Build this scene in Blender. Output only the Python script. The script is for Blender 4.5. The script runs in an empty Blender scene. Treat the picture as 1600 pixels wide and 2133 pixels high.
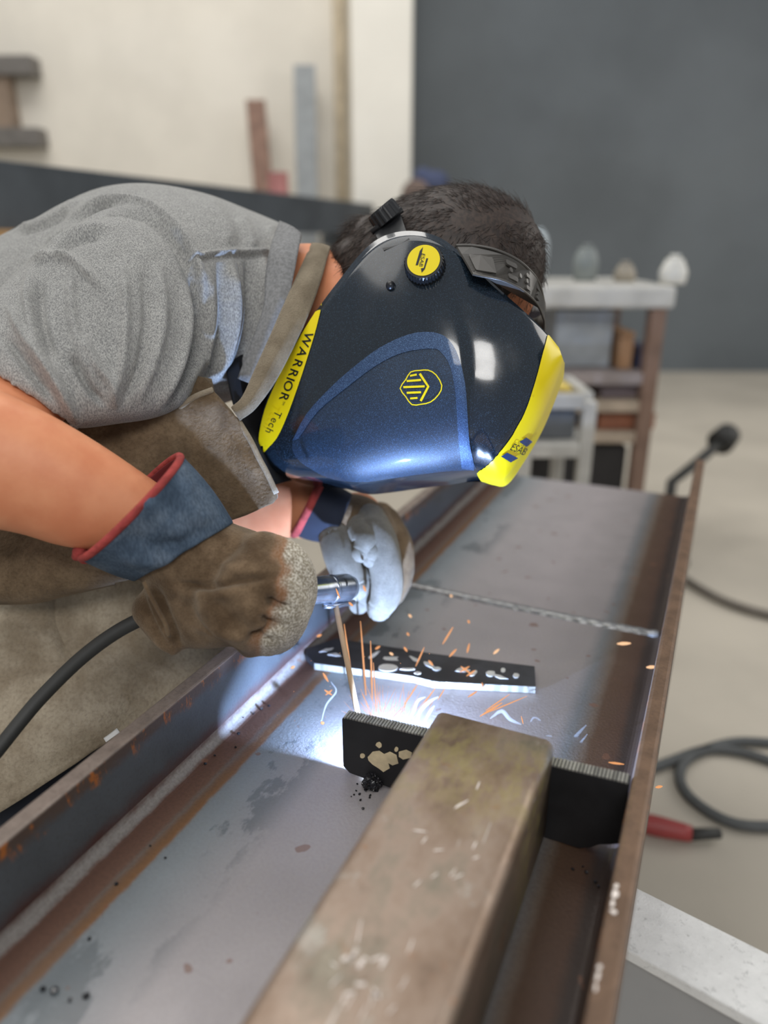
import bpy, bmesh, math, random
import numpy as np
from mathutils import Vector, Matrix
from mathutils.bvhtree import BVHTree
from mathutils.geometry import delaunay_2d_cdt

random.seed(7); rng = np.random.default_rng(7)
SC = bpy.context.scene
COL = SC.collection

# ------------------------------------------------------------------ camera, world, lights
FPX, HORIZON = 1540.0, 493.0                     # focal length in pixels and horizon row of the 1600x2133 frame
TILT = math.atan((1066.5 - HORIZON) / FPX)
CAM = np.array([0.0, 0.0, 1.10])
cT, sT = math.cos(TILT), math.sin(TILT)
AX = np.array([1.0, 0, 0]); AF = np.array([0, cT, -sT]); AD = np.array([0, -sT, -cT])

cam_data = bpy.data.cameras.new('camera')
cam = bpy.data.objects.new('camera', cam_data); COL.objects.link(cam)
cam.location = CAM
cam.rotation_euler = (math.pi / 2 - TILT, 0, 0)
cam_data.sensor_fit = 'VERTICAL'; cam_data.sensor_height = 36; cam_data.sensor_width = 27
cam_data.lens = FPX / 2133 * 36
cam_data.clip_start = 0.02
cam_data.dof.use_dof = True
cam_data.dof.focus_distance = 0.74
cam_data.dof.aperture_fstop = 2.0
SC.camera = cam

vs = SC.view_settings
vs.view_transform = 'Standard'; vs.look = 'None'; vs.gamma = 1.0; vs.use_curve_mapping = False
vs.exposure = 0.0
SC.cycles.max_bounces = 8
SC.cycles.sample_clamp_indirect = 4.0
SC.cycles.volume_step_rate = 1.0

world = bpy.data.worlds.new('workshop_daylight'); SC.world = world
world.use_nodes = True
bg = world.node_tree.nodes['Background']
bg.inputs[0].default_value = (0.86, 0.92, 1.0, 1); bg.inputs[1].default_value = 0.35

def area(name, loc, target, sx, sy, power, color):
    l = bpy.data.lights.new(name, 'AREA'); l.shape = 'RECTANGLE'; l.size = sx; l.size_y = sy
    l.energy = power; l.color = color
    o = bpy.data.objects.new(name, l); COL.objects.link(o); o.location = loc
    o.rotation_euler = (Vector(target) - Vector(loc)).to_track_quat('-Z', 'Y').to_euler()
    return o
ARC_W = 27.0
area('roof_light', (-1.2, 0.6, 4.6), (-0.2, 1.0, 0.8), 2.4, 3.4, 60, (1.0, 0.97, 0.92))
area('roof_light_rear', (-1.5, 3.6, 5.2), (-1.2, 5.6, 1.0), 4.0, 1.6, 115, (1.0, 0.97, 0.92))
area('front_fill_light', (0.15, -2.3, 3.2), (0.0, 1.0, 0.8), 1.9, 0.8, 54, (1.0, 0.98, 0.95))  # unseen area light added behind the camera to brighten the foreground
area('right_fill_light', (4.5, 2.6, 2.6), (1.2, 3.0, 0.0), 3.0, 2.6, 76, (1.0, 0.96, 0.90))  # unseen area light from the right, brightening the floor; no door is built

# ------------------------------------------------------------------ placing helpers
def W(x, y, Z):
    """world point seen at pixel (x, y), Z metres in front of the camera plane"""
    return CAM + Z * (AF + AX * (x - 800) / FPX + AD * (y - 1066.5) / FPX)
def onz(x, y, z):
    r = AF + AX * (x - 800) / FPX + AD * (y - 1066.5) / FPX
    return CAM + r * ((z - CAM[2]) / r[2])
def ony(x, y, Y):
    r = AF + AX * (x - 800) / FPX + AD * (y - 1066.5) / FPX
    return CAM + r * (Y / r[1])
def proj(P):
    d = np.asarray(P, float) - CAM
    Z = d @ AF
    return 800 + FPX * (d @ AX) / Z, 1066.5 + FPX * (d @ AD) / Z, Z

WEB = 0.60                                        # height of the beam's web above the floor
YAW = math.atan2(0.41247, 0.91097)
BU = np.array([math.sin(YAW), math.cos(YAW), 0]); BW = np.array([math.cos(YAW), -math.sin(YAW), 0])
def beam_pt(w, u, z): return BU * u + BW * w + np.array([0, 0, WEB + z])
def beam_loc(x, y, z=0.0):
    p = onz(x, y, WEB + z); return np.array([p @ BW, p @ BU, z])

# ------------------------------------------------------------------ object helpers
def tag(o, label=None, cat=None, group=None, kind=None):
    if label: o['label'] = label
    if cat: o['category'] = cat
    if group: o['group'] = group
    if kind: o['kind'] = kind
    return o
def empty(name, loc=(0, 0, 0), rz=0.0, **k):
    o = bpy.data.objects.new(name, None); COL.objects.link(o)
    o.location = loc; o.rotation_euler = (0, 0, rz); o.empty_display_size = 0.05
    return tag(o, **k)
def link(name, me, mat=None, parent=None, smooth=False, **k):
    o = bpy.data.objects.new(name, me); COL.objects.link(o)
    if mat is not None:
        me.materials.clear(); me.materials.append(mat)
    if parent is not None: o.parent = parent
    if smooth: me.polygons.foreach_set('use_smooth', [True] * len(me.polygons))
    return tag(o, **k)
def mesh(name, v, f):
    me = bpy.data.meshes.new(name)
    me.from_pydata([tuple(map(float, p)) for p in v], [], [tuple(map(int, q)) for q in f]); me.update()
    return me
def join(parts):
    v, f, n = [], [], 0
    for pv, pf in parts:
        v.extend(list(pv)); f.extend([tuple(i + n for i in q) for q in pf]); n += len(pv)
    return v, f
def baked(me, mods, mat=None):
    """mesh after a list of (type, settings) modifiers"""
    o = bpy.data.objects.new('tmp', me); COL.objects.link(o)
    for t, s in mods:
        m = o.modifiers.new(t, t)
        for k, val in s.items(): setattr(m, k, val)
    dg = bpy.context.evaluated_depsgraph_get(); dg.update()
    r = bpy.data.meshes.new_from_object(o.evaluated_get(dg))
    bpy.data.objects.remove(o)
    return r
def bev_box(x0, x1, y0, y1, z0, z1, b=0.002, seg=2):
    bm = bmesh.new()
    bmesh.ops.create_cube(bm, size=1)
    for v in bm.verts:
        v.co = Vector(((x0 + x1) / 2 + v.co.x * (x1 - x0), (y0 + y1) / 2 + v.co.y * (y1 - y0), (z0 + z1) / 2 + v.co.z * (z1 - z0)))
    if b > 0:
        bmesh.ops.bevel(bm, geom=bm.edges[:], offset=b, segments=seg, affect='EDGES', profile=0.5)
    v = [tuple(p.co) for p in bm.verts]; bm.verts.index_update()
    f = [[p.index for p in q.verts] for q in bm.faces]; bm.free()
    return v, f
def box_obj(name, x0, x1, y0, y1, z0, z1, mat, parent=None, b=0.002, **k):
    return link(name, mesh(name, *bev_box(x0, x1, y0, y1, z0, z1, b)), mat, parent, **k)
def crom(pts, sub, closed=False):
    """Catmull-Rom through rows of numbers"""
    P = np.asarray(pts, float); n = len(P)
    if sub <= 1 or n < 3:
        if n == 2 and sub > 1:
            t = np.linspace(0, 1, sub + 1)[:, None]; return P[0] * (1 - t) + P[1] * t
        return P
    E = np.vstack([2 * P[0] - P[1], P, 2 * P[-1] - P[-2]]) if not closed else np.vstack([P[-1], P, P[0], P[1]])
    out = []
    m = n if closed else n - 1
    for i in range(m):
        a, b, c, d = E[i:i + 4]
        for t in np.arange(sub) / sub:
            out.append(0.5 * (2 * b + (c - a) * t + (2 * a - 5 * b + 4 * c - d) * t * t + (3 * b - a - 3 * c + d) * t ** 3))
    if not closed: out.append(P[-1])
    return np.array(out)
def tube(pts, rad, n=10, cap=True, sub=1):
    """round tube through 3-D points with a radius per point"""
    P = np.asarray(pts, float); r = np.full(len(P), rad) if np.isscalar(rad) else np.asarray(rad, float)
    if sub > 1:
        Q = crom(np.hstack([P, r[:, None]]), sub); P, r = Q[:, :3], Q[:, 3]
    T = np.gradient(P, axis=0); T /= np.linalg.norm(T, axis=1)[:, None] + 1e-12
    up = np.array([0, 0, 1.0]) if abs(T[0][2]) < 0.9 else np.array([1.0, 0, 0])
    N = np.cross(up, T[0]); N /= np.linalg.norm(N)
    v, f = [], []
    for i in range(len(P)):
        N = N - T[i] * (N @ T[i]); N /= np.linalg.norm(N); Bn = np.cross(T[i], N)
        for k in range(n):
            a = 2 * math.pi * k / n
            v.append(P[i] + r[i] * (N * math.cos(a) + Bn * math.sin(a)))
    for i in range(len(P) - 1):
        for k in range(n):
            k2 = (k + 1) % n
            f.append((i * n + k, i * n + k2, (i + 1) * n + k2, (i + 1) * n + k))
    if cap:
        f.append(tuple(range(n))[::-1]); f.append(tuple((len(P) - 1) * n + k for k in range(n)))
    return v, f
def loft(secs, n=36, sub=5, cap=True, p=2.2):
    """closed skin over sections (xa, ya, xb, yb, Z, half_depth, dZ, shift_x, shift_y): each runs from edge A to edge B at depth Z"""
    S = np.array([list(s) + [0] * (9 - len(s)) for s in secs], float)
    S = crom(S, sub)
    v, f = [], []
    for s in S:
        A, B = W(s[0], s[1], s[4] + s[6]), W(s[2], s[3], s[4] - s[6])
        C = (A + B) / 2; a = (B - A) / 2
        view = C - CAM; view /= np.linalg.norm(view)
        far = W((s[0] + s[2]) / 2 + s[7], (s[1] + s[3]) / 2 + s[8], s[4]) - W((s[0] + s[2]) / 2, (s[1] + s[3]) / 2, s[4])
        b = view * s[5] + far
        for k in range(n):
            t = 2 * math.pi * k / n; c, q = math.cos(t), math.sin(t)
            v.append(C + a * math.copysign(abs(c) ** (2 / p), c) + b * math.copysign(abs(q) ** (2 / p), q))
    m = len(S)
    for i in range(m - 1):
        for k in range(n):
            k2 = (k + 1) % n
            f.append((i * n + k, (i + 1) * n + k, (i + 1) * n + k2, i * n + k2))
    if cap:
        f.append(tuple(range(n))); f.append(tuple((m - 1) * n + k for k in range(n))[::-1])
    return v, f
def ball(c, r, seg=16, sc=None):
    bm = bmesh.new(); bmesh.ops.create_uvsphere(bm, u_segments=seg, v_segments=seg // 2 + 2, radius=1)
    M = np.eye(3) if sc is None else np.asarray(sc, float)
    v = [np.asarray(c, float) + r * (M @ np.array(p.co)) for p in bm.verts]; bm.verts.index_update()
    f = [[p.index for p in q.verts] for q in bm.faces]; bm.free()
    return v, f
def chain(pts, n=14, sub=4):
    """limb: (point, radius) joints as one capped tapering tube with round ends"""
    P = [p for p, r in pts]; R = [r for p, r in pts]
    return join([tube(P, R, n, True, sub), ball(P[0], R[0]), ball(P[-1], R[-1])])
def fused(parts, voxel, smooth=6, subdiv=0, name='fused'):
    me = mesh(name, *join(parts))
    mods = [('REMESH', dict(mode='VOXEL', voxel_size=voxel)), ('SMOOTH', dict(factor=0.5, iterations=smooth))]
    if subdiv: mods.append(('SUBSURF', dict(levels=subdiv, render_levels=subdiv)))
    r = baked(me, mods); bpy.data.meshes.remove(me); r.name = name
    return r
def sheet(rows, sub=5, thick=0.002, name='sheet', P=None):
    """cloth through a grid of (px, py, Z) control points"""
    G = np.array([[W(*p) if P is None else P(*p) for p in r] for r in rows])
    G = np.array([crom(r, sub) for r in G])
    G = np.stack([crom(G[:, j], sub) for j in range(G.shape[1])], 1)
    a, b = G.shape[:2]
    f = [(i * b + j, i * b + j + 1, (i + 1) * b + j + 1, (i + 1) * b + j) for i in range(a - 1) for j in range(b - 1)]
    me = mesh(name, G.reshape(-1, 3), f)
    if thick:
        me = baked(me, [('SOLIDIFY', dict(thickness=thick, offset=0))])
    return me
def verts_of(me):
    a = np.empty(len(me.vertices) * 3, np.float32); me.vertices.foreach_get('co', a); return a.reshape(-1, 3).astype(float)
def normals_of(me):
    a = np.empty(len(me.vertices) * 3, np.float32); me.vertex_normals.foreach_get('vector', a); return a.reshape(-1, 3).astype(float)
def set_verts(me, v):
    me.vertices.foreach_set('co', np.asarray(v, np.float32).ravel()); me.update()
def seg_dist(x, y, line):
    """distance to a polyline and position along it (0..1)"""
    L = np.asarray(line, float); best = np.full(x.shape, 1e9); pos = np.zeros(x.shape)
    lens = np.linalg.norm(np.diff(L, axis=0), axis=1); cum = np.concatenate([[0], np.cumsum(lens)])
    for i in range(len(L) - 1):
        d = L[i + 1] - L[i]
        t = np.clip(((x - L[i, 0]) * d[0] + (y - L[i, 1]) * d[1]) / (d @ d + 1e-9), 0, 1)
        q = np.hypot(x - L[i, 0] - t * d[0], y - L[i, 1] - t * d[1])
        m = q < best; best[m] = q[m]; pos[m] = (cum[i] + t[m] * lens[i]) / cum[-1]
    return best, pos
def folds(me, lines):
    """raise cloth folds (px polyline, height m, width px) on the side that faces the room"""
    v, nrm = verts_of(me), normals_of(me)
    x, y, Z = proj(v)
    face = np.clip(-(nrm * (v - CAM)).sum(1) / np.linalg.norm(v - CAM, axis=1) * 3, 0, 1)
    d = np.zeros(len(v))
    for line, h, w in lines:
        q, t = seg_dist(x, y, crom(line, 4))
        d += h * np.exp(-(q / w) ** 2) * np.clip(np.sin(np.pi * np.clip(t * 0.92 + 0.04, 0, 1)) * 1.7, 0, 1)
    set_verts(me, v + nrm * (d * face)[:, None])
def in_poly(x, y, poly):
    P = np.asarray(poly, float); c = np.zeros(x.shape, bool); j = len(P) - 1
    for i in range(len(P)):
        xi, yi, xj, yj = *P[i], *P[j]
        m = ((yi > y) != (yj > y)) & (x < (xj - xi) * (y - yi) / (yj - yi + 1e-12) + xi)
        c ^= m; j = i
    return c
def paint(me, name, val):
    a = me.attributes.new(name, 'FLOAT', 'POINT'); a.data.foreach_set('value', np.asarray(val, np.float32))
def fill2d(outline, holes=(), step=6.0):
    """triangles inside a 2-D outline (with holes), dense enough to follow a curved surface"""
    pts, edges = [], []
    def add(loop):
        n0 = len(pts); L = []
        for i in range(len(loop)):
            a, b = np.array(loop[i], float), np.array(loop[(i + 1) % len(loop)], float)
            k = max(1, int(np.linalg.norm(b - a) / step))
            for j in range(k): L.append(a + (b - a) * j / k)
        pts.extend(L); edges.extend([(n0 + i, n0 + (i + 1) % len(L)) for i in range(len(L))])
    add(outline)
    for h in holes: add(h)
    O = np.array(outline, float)
    gx = np.arange(O[:, 0].min() + step / 2, O[:, 0].max(), step); gy = np.arange(O[:, 1].min() + step / 2, O[:, 1].max(), step)
    if len(gx) and len(gy):
        X, Y = np.meshgrid(gx, gy); X, Y = X.ravel(), Y.ravel()
        X = X + ((Y / step).astype(int) % 2) * 0.3
        m = in_poly(X, Y, O)
        B = np.array(pts)
        for x, y in zip(X[m], Y[m]):
            if np.min((B[:, 0] - x) ** 2 + (B[:, 1] - y) ** 2) > (step * 0.45) ** 2: pts.append(np.array([x, y]))
    r = delaunay_2d_cdt([Vector(p) for p in pts], edges, [], 3 if holes else 1, 1e-4)
    return [tuple(p) for p in r[0]], [tuple(q) for q in r[2]]
def bvh_of(o):
    dg = bpy.context.evaluated_depsgraph_get(); dg.update()
    return BVHTree.FromObject(o, dg)
def bvh_me(me):
    v = [p.co.copy() for p in me.vertices]; f = [tuple(p.vertices) for p in me.polygons]
    return BVHTree.FromPolygons(v, f)
def drape(tri, tree, off, M=None):
    """lay 2-D triangles on a surface along the sight lines of their pixels"""
    v2, f = tri; out = []; last = None; ok = []
    for x, y in v2:
        d = Vector(W(x, y, 1.0) - CAM).normalized()
        h = tree.ray_cast(Vector(CAM), d)
        if h[0] is None: out.append(last if last is not None else Vector((0, 0, 0))); ok.append(False); continue
        n = h[1] if h[1].dot(d) < 0 else -h[1]
        last = h[0] + n * off; out.append(last); ok.append(True)
    return out, [q for q in f if all(ok[i] for i in q)]
def text2d(body, size=1.0, bold=False):
    cu = bpy.data.curves.new('txt', 'FONT'); cu.body = body; cu.size = size; cu.resolution_u = 4
    cu.align_x = 'CENTER'; cu.align_y = 'CENTER'
    if bold: cu.offset = 0.012 * size
    o = bpy.data.objects.new('txt', cu); COL.objects.link(o)
    dg = bpy.context.evaluated_depsgraph_get(); dg.update()
    me = bpy.data.meshes.new_from_object(o.evaluated_get(dg)); bpy.data.objects.remove(o)
    bm = bmesh.new(); bm.from_mesh(me); bmesh.ops.triangulate(bm, faces=bm.faces[:])
    v = [(p.co.x, p.co.y) for p in bm.verts]; bm.verts.index_update()
    f = [tuple(p.index for p in q.verts) for q in bm.faces]; bm.free()
    return v, f
def place2d(tri, cx, cy, ang, sx, sy, shear=0.0):
    """2-D drawing (y up) -> pixels: ang is the direction of its x axis in the frame"""
    c, s = math.cos(ang), math.sin(ang)
    v = []
    for x, y in tri[0]:
        x2, y2 = (x + shear * y) * sx, -y * sy
        v.append((cx + x2 * c - y2 * s, cy + x2 * s + y2 * c))
    return v, tri[1]

# ------------------------------------------------------------------ materials
class Mat:
    def __init__(s, name, rough=0.5, metal=0.0, spec=0.5, coord='Object', **k):
        s.m = bpy.data.materials.new(name); s.m.use_nodes = True; s.nt = s.m.node_tree; s.N = s.nt.nodes; s.L = s.nt.links
        s.b = s.N['Principled BSDF']; s.b.inputs['Roughness'].default_value = rough; s.b.inputs['Metallic'].default_value = metal
        s.b.inputs['Specular IOR Level'].default_value = spec
        s.tc = s.N.new('ShaderNodeTexCoord').outputs[coord]
        for a, v in k.items(): s.b.inputs[a.replace('_', ' ')].default_value = v
    def node(s, t, **k):
        n = s.N.new(t)
        for a, v in k.items(): setattr(n, a, v)
        return n
    def put(s, sock, v):
        if isinstance(v, bpy.types.NodeSocket): s.L.new(v, sock)
        elif isinstance(v, (tuple, list)) and len(v) == 3 and sock.type == 'RGBA': sock.default_value = (*v, 1)
        else: sock.default_value = v
    def noise(s, scale, detail=4, rough=0.55, stretch=(1, 1, 1), dist=0.0, rot=(0, 0, 0), off=(0, 0, 0)):
        mp = s.node('ShaderNodeMapping'); mp.inputs['Scale'].default_value = stretch; mp.inputs['Rotation'].default_value = rot
        mp.inputs['Location'].default_value = off
        s.L.new(s.tc, mp.inputs[0]); n = s.node('ShaderNodeTexNoise')
        n.inputs['Scale'].default_value = scale; n.inputs['Detail'].default_value = detail
        n.inputs['Roughness'].default_value = rough; n.inputs['Distortion'].default_value = dist
        s.L.new(mp.outputs[0], n.inputs['Vector']); return n.outputs[0]
    def voronoi(s, scale, stretch=(1, 1, 1), feature='F1'):
        mp = s.node('ShaderNodeMapping'); mp.inputs['Scale'].default_value = stretch
        s.L.new(s.tc, mp.inputs[0]); n = s.node('ShaderNodeTexVoronoi', feature=feature); n.inputs['Scale'].default_value = scale
        s.L.new(mp.outputs[0], n.inputs['Vector']); return n.outputs[0]
    def step(s, v, lo, hi, a=0.0, b=1.0):
        n = s.node('ShaderNodeMapRange', interpolation_type='SMOOTHSTEP')
        s.put(n.inputs[0], v)
        for i, q in zip((1, 2, 3, 4), (lo, hi, a, b)): n.inputs[i].default_value = q
        return n.outputs[0]
    def math(s, op, a, b=0.0, clamp=False):
        n = s.node('ShaderNodeMath', operation=op, use_clamp=clamp); s.put(n.inputs[0], a); s.put(n.inputs[1], b); return n.outputs[0]
    def mix(s, f, a, b, mode='MIX'):
        n = s.node('ShaderNodeMix', data_type='RGBA', blend_type=mode)
        s.put(n.inputs[0], f); s.put(n.inputs[6], a); s.put(n.inputs[7], b); return n.outputs[2]
    def axis(s, i):
        n = s.node('ShaderNodeSeparateXYZ'); s.L.new(s.tc, n.inputs[0]); return n.outputs[i]
    def attr(s, name):
        return s.node('ShaderNodeAttribute', attribute_name=name).outputs['Fac']
    def ramp(s, f, stops):
        n = s.node('ShaderNodeValToRGB'); s.put(n.inputs[0], f); e = n.color_ramp.elements
        while len(e) < len(stops): e.new(0.5)
        for q, (p, c) in zip(e, stops): q.position = p; q.color = (*c, 1)
        return n.outputs[0]
    def color(s, v): s.put(s.b.inputs['Base Color'], v); return s
    def rough(s, v): s.put(s.b.inputs['Roughness'], v); return s
    def bump(s, h, strength=0.3, dist=0.002):
        n = s.node('ShaderNodeBump'); n.inputs['Strength'].default_value = strength; n.inputs['Distance'].default_value = dist
        s.put(n.inputs['Height'], h); s.L.new(n.outputs[0], s.b.inputs['Normal']); return s
def simple(name, col, rough=0.5, metal=0.0, var=0.15, scale=12, bump=0.0, bscale=60, stretch=(1, 1, 1), **k):
    m = Mat(name, rough, metal, **k)
    n = m.noise(scale, 5, stretch=stretch)
    m.color(m.mix(m.step(n, 0.3, 0.7), tuple(c * (1 - var) for c in col), tuple(min(1, c * (1 + var)) for c in col)))
    if bump: m.bump(m.noise(bscale, 4, stretch=stretch), bump, 0.003)
    return m.m
def glow(name, col, strength):
    m = Mat(name); m.color(col); m.b.inputs['Emission Color'].default_value = (*col, 1)
    m.b.inputs['Emission Strength'].default_value = strength; return m.m
def S(r, g, b):
    f = lambda c: (c / 255 / 12.92) if c / 255 <= 0.04045 else ((c / 255 + 0.055) / 1.055) ** 2.4
    return (f(r), f(g), f(b))

def steel_web():
    m = Mat('web_steel', 0.42, 0.2)
    w = m.axis(0)
    n1 = m.noise(14, 6, 0.65, (1, 0.5, 1)); n2 = m.noise(70, 5, 0.6, (1, 0.6, 1)); n3 = m.noise(320, 3, 0.6)
    ww = m.math('ADD', w, m.math('MULTIPLY', m.math('SUBTRACT', n2, 0.5), 0.007))
    t = m.step(ww, -0.44, -0.02)
    t = m.node('ShaderNodeMapRange'); m.put(t.inputs[0], ww); t.inputs[1].default_value = -0.44; t.inputs[2].default_value = -0.02
    r = m.ramp(t.outputs[0], [(0.0, S(70, 42, 36)), (0.020, S(84, 54, 46)), (0.028, S(134, 130, 126)), (0.040, S(122, 116, 112)),
        (0.046, S(92, 64, 52)), (0.095, S(104, 76, 62)), (0.105, S(104, 92, 84)), (0.118, S(112, 84, 62)), (0.135, S(126, 92, 62)),
        (0.142, S(122, 128, 132)), (0.19, S(136, 142, 146)), (0.33, S(164, 159, 160)), (0.60, S(164, 157, 158)), (0.80, S(146, 140, 140)),
        (0.835, S(116, 118, 120)), (0.875, S(110, 96, 84)), (0.89, S(92, 70, 54)), (0.945, S(88, 64, 50)), (0.965, S(62, 50, 44)), (1.0, S(60, 48, 44))])
    blot = m.math('MULTIPLY', m.step(n1, 0.52, 0.56), m.math('MULTIPLY', m.step(w, -0.395, -0.37), m.step(w, -0.30, -0.335)))
    c = m.mix(m.math('MULTIPLY', blot, 0.55), r, S(84, 92, 96))
    fine = m.step(n3, 0.35, 0.7)
    c = m.mix(m.math('MULTIPLY', fine, m.step(m.math('ABSOLUTE', m.math('ADD', w, 0.24)), 0.13, 0.17, 0.08, 0.3)), c, S(60, 46, 40))
    spots = m.step(m.noise(46, 2, 0.4), 0.70, 0.73)
    c = m.mix(m.math('MULTIPLY', spots, 0.6), c, S(120, 82, 62))
    m.color(c)
    m.rough(m.math('ADD', m.step(m.noise(22, 5), 0.2, 0.9, 0.34, 0.55), m.step(w, -0.385, -0.40, 0.0, 0.3)))
    m.bump(n3, 0.25, 0.0012)
    return m.m
def steel_flange(name, top, side, low, rust):
    m = Mat(name, 0.5, 0.25)
    z = m.axis(2); n = m.noise(60, 6, 0.65, (1, 0.5, 1)); n3 = m.noise(300, 3)
    zz = m.math('ADD', z, m.math('MULTIPLY', m.math('SUBTRACT', n, 0.5), 0.026))
    big = m.noise(9, 4)
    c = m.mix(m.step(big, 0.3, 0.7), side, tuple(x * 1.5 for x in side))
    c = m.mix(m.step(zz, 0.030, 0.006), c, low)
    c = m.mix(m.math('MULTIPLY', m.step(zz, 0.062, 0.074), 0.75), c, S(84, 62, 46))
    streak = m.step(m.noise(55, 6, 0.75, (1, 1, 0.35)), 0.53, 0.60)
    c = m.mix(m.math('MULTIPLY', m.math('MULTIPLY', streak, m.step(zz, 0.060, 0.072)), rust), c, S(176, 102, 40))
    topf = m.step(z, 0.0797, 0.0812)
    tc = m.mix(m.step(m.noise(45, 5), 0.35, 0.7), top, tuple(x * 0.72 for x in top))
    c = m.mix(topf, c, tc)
    c = m.mix(m.math('MULTIPLY', m.step(n3, 0.45, 0.75), 0.25), c, S(50, 40, 34))
    m.color(c); m.bump(n3, 0.2, 0.001); return m.m
def rusty_tube():
    m = Mat('tube_steel', 0.40, 0.35)
    n = m.noise(13, 7, 0.68, (1, 0.55, 1)); n2 = m.noise(48, 7, 0.75, (1, 0.6, 1)); n3 = m.noise(260, 4, 0.6)
    c = m.ramp(n, [(0.28, S(112, 92, 76)), (0.40, S(148, 126, 108)), (0.50, S(164, 144, 128)), (0.60, S(136, 128, 112)), (0.72, S(176, 160, 142))])
    c = m.mix(m.math('MULTIPLY', m.step(n2, 0.58, 0.72), 0.6), c, S(98, 78, 62))
    c = m.mix(m.math('MULTIPLY', m.step(m.noise(18, 6, 0.75, off=(3, 1, 2)), 0.60, 0.68), 0.55), c, S(164, 110, 66))
    c = m.mix(m.math('MULTIPLY', m.step(m.noise(16, 7, 0.75, (1, 0.6, 1), off=(7, 4, 1)), 0.58, 0.66), 0.45), c, S(196, 194, 186))
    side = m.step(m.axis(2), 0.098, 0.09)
    c = m.mix(m.math('MULTIPLY', side, 0.55), c, S(70, 52, 42))  # sides darkened in colour, the shade below the lit top painted in
    y = m.axis(1); yl = m.math('MULTIPLY', m.step(y, 0.38, 0.47), m.step(y, 0.522, 0.49))
    c = m.mix(m.math('MULTIPLY', m.math('MULTIPLY', yl, m.step(n2, 0.4, 0.6)), 0.5), c, S(168, 156, 96))
    scr = m.step(m.noise(20, 3, 0.5, (6, 0.35, 1), rot=(0, 0, 0.5)), 0.685, 0.70)
    c = m.mix(m.math('MULTIPLY', scr, 0.5), c, S(214, 210, 204))
    m.color(c); m.rough(m.step(n2, 0.3, 0.7, 0.34, 0.55)); m.bump(n3, 0.15, 0.001); return m.m

def leather(name, a, b, scale=24, sheen=0.25):
    m = Mat(name, 0.92, 0.0, 0.15)
    n = m.noise(scale, 6, 0.65); f = m.noise(scale * 22, 3, 0.6)
    c = m.mix(m.step(n, 0.32, 0.70), a, b)
    c = m.mix(m.math('MULTIPLY', m.step(f, 0.4, 0.75), 0.35), c, tuple(x * 0.5 for x in a))
    m.color(c); m.b.inputs['Sheen Weight'].default_value = sheen; m.b.inputs['Sheen Tint'].default_value = (0.85, 0.75, 0.6, 1)
    m.bump(f, 0.5, 0.003); return m
M = {}
M['concrete'] = simple('concrete_floor', S(186, 178, 164), 0.75, var=0.10, scale=1.6, bump=0.1)
M['cream_wall'] = simple('cream_painted_wall', S(226, 220, 208), 0.8, var=0.05, scale=2.2)
M['white_wall'] = simple('white_painted_pillar', S(240, 236, 226), 0.8, var=0.03, scale=2)
M['dark_wall'] = simple('dark_sheet_wall', S(94, 100, 104), 0.55, var=0.22, scale=0.55)
M['tan'] = simple('tan_paint', S(196, 182, 158), 0.6)
M['web'] = steel_web()
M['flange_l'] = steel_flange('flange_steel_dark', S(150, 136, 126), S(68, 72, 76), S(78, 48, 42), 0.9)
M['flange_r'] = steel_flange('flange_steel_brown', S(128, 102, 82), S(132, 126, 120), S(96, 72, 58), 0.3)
M['tube'] = rusty_tube()
M['plate_black'] = simple('mill_black', S(38, 38, 40), 0.5, 0.2, var=0.25, scale=20, bump=0.1)
M['plate_grey'] = simple('mill_grey', S(58, 58, 62), 0.55, 0.15, var=0.3, scale=26)
M['cut_edge'] = simple('sawn_edge', S(160, 158, 150), 0.45, 0.6, var=0.3, scale=160, stretch=(1, 0.1, 0.1))
M['chip'] = simple('bare_chip', S(214, 196, 160), 0.7, var=0.15, scale=60)
M['white_mark'] = simple('white_paint_mark', S(236, 226, 218), 0.7)
M['chalk'] = simple('chalk', S(206, 206, 204), 0.9)
M['slag'] = simple('slag', S(30, 30, 34), 0.25, 0.1, var=0.4, scale=200)
M['bead'] = simple('weld_bead_steel', S(150, 150, 150), 0.4, 0.6, var=0.25, scale=120)
def crusted_white():
    m = Mat('whitened_steel', 0.75, 0.0, 0.3)
    n = m.noise(24, 6, 0.7); f = m.noise(130, 6, 0.75); k = m.noise(55, 7, 0.8, (0.5, 1, 1), dist=0.6)
    c = m.mix(m.step(n, 0.3, 0.7), S(224, 224, 222), S(240, 240, 238))
    c = m.mix(m.math('MULTIPLY', m.step(f, 0.56, 0.66), 0.55), c, S(168, 168, 166))
    c = m.mix(m.math('MULTIPLY', m.step(k, 0.66, 0.70), 0.7), c, S(110, 110, 110))
    m.color(c); m.bump(m.math('ADD', f, k), 0.5, 0.003); return m.m
M['galv'] = crusted_white()
M['black_rubber'] = simple('black_rubber', S(52, 52, 50), 0.6)
M['dark_steel'] = simple('dark_blue_steel', S(82, 88, 94), 0.5, 0.2, var=0.2, scale=3)

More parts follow.
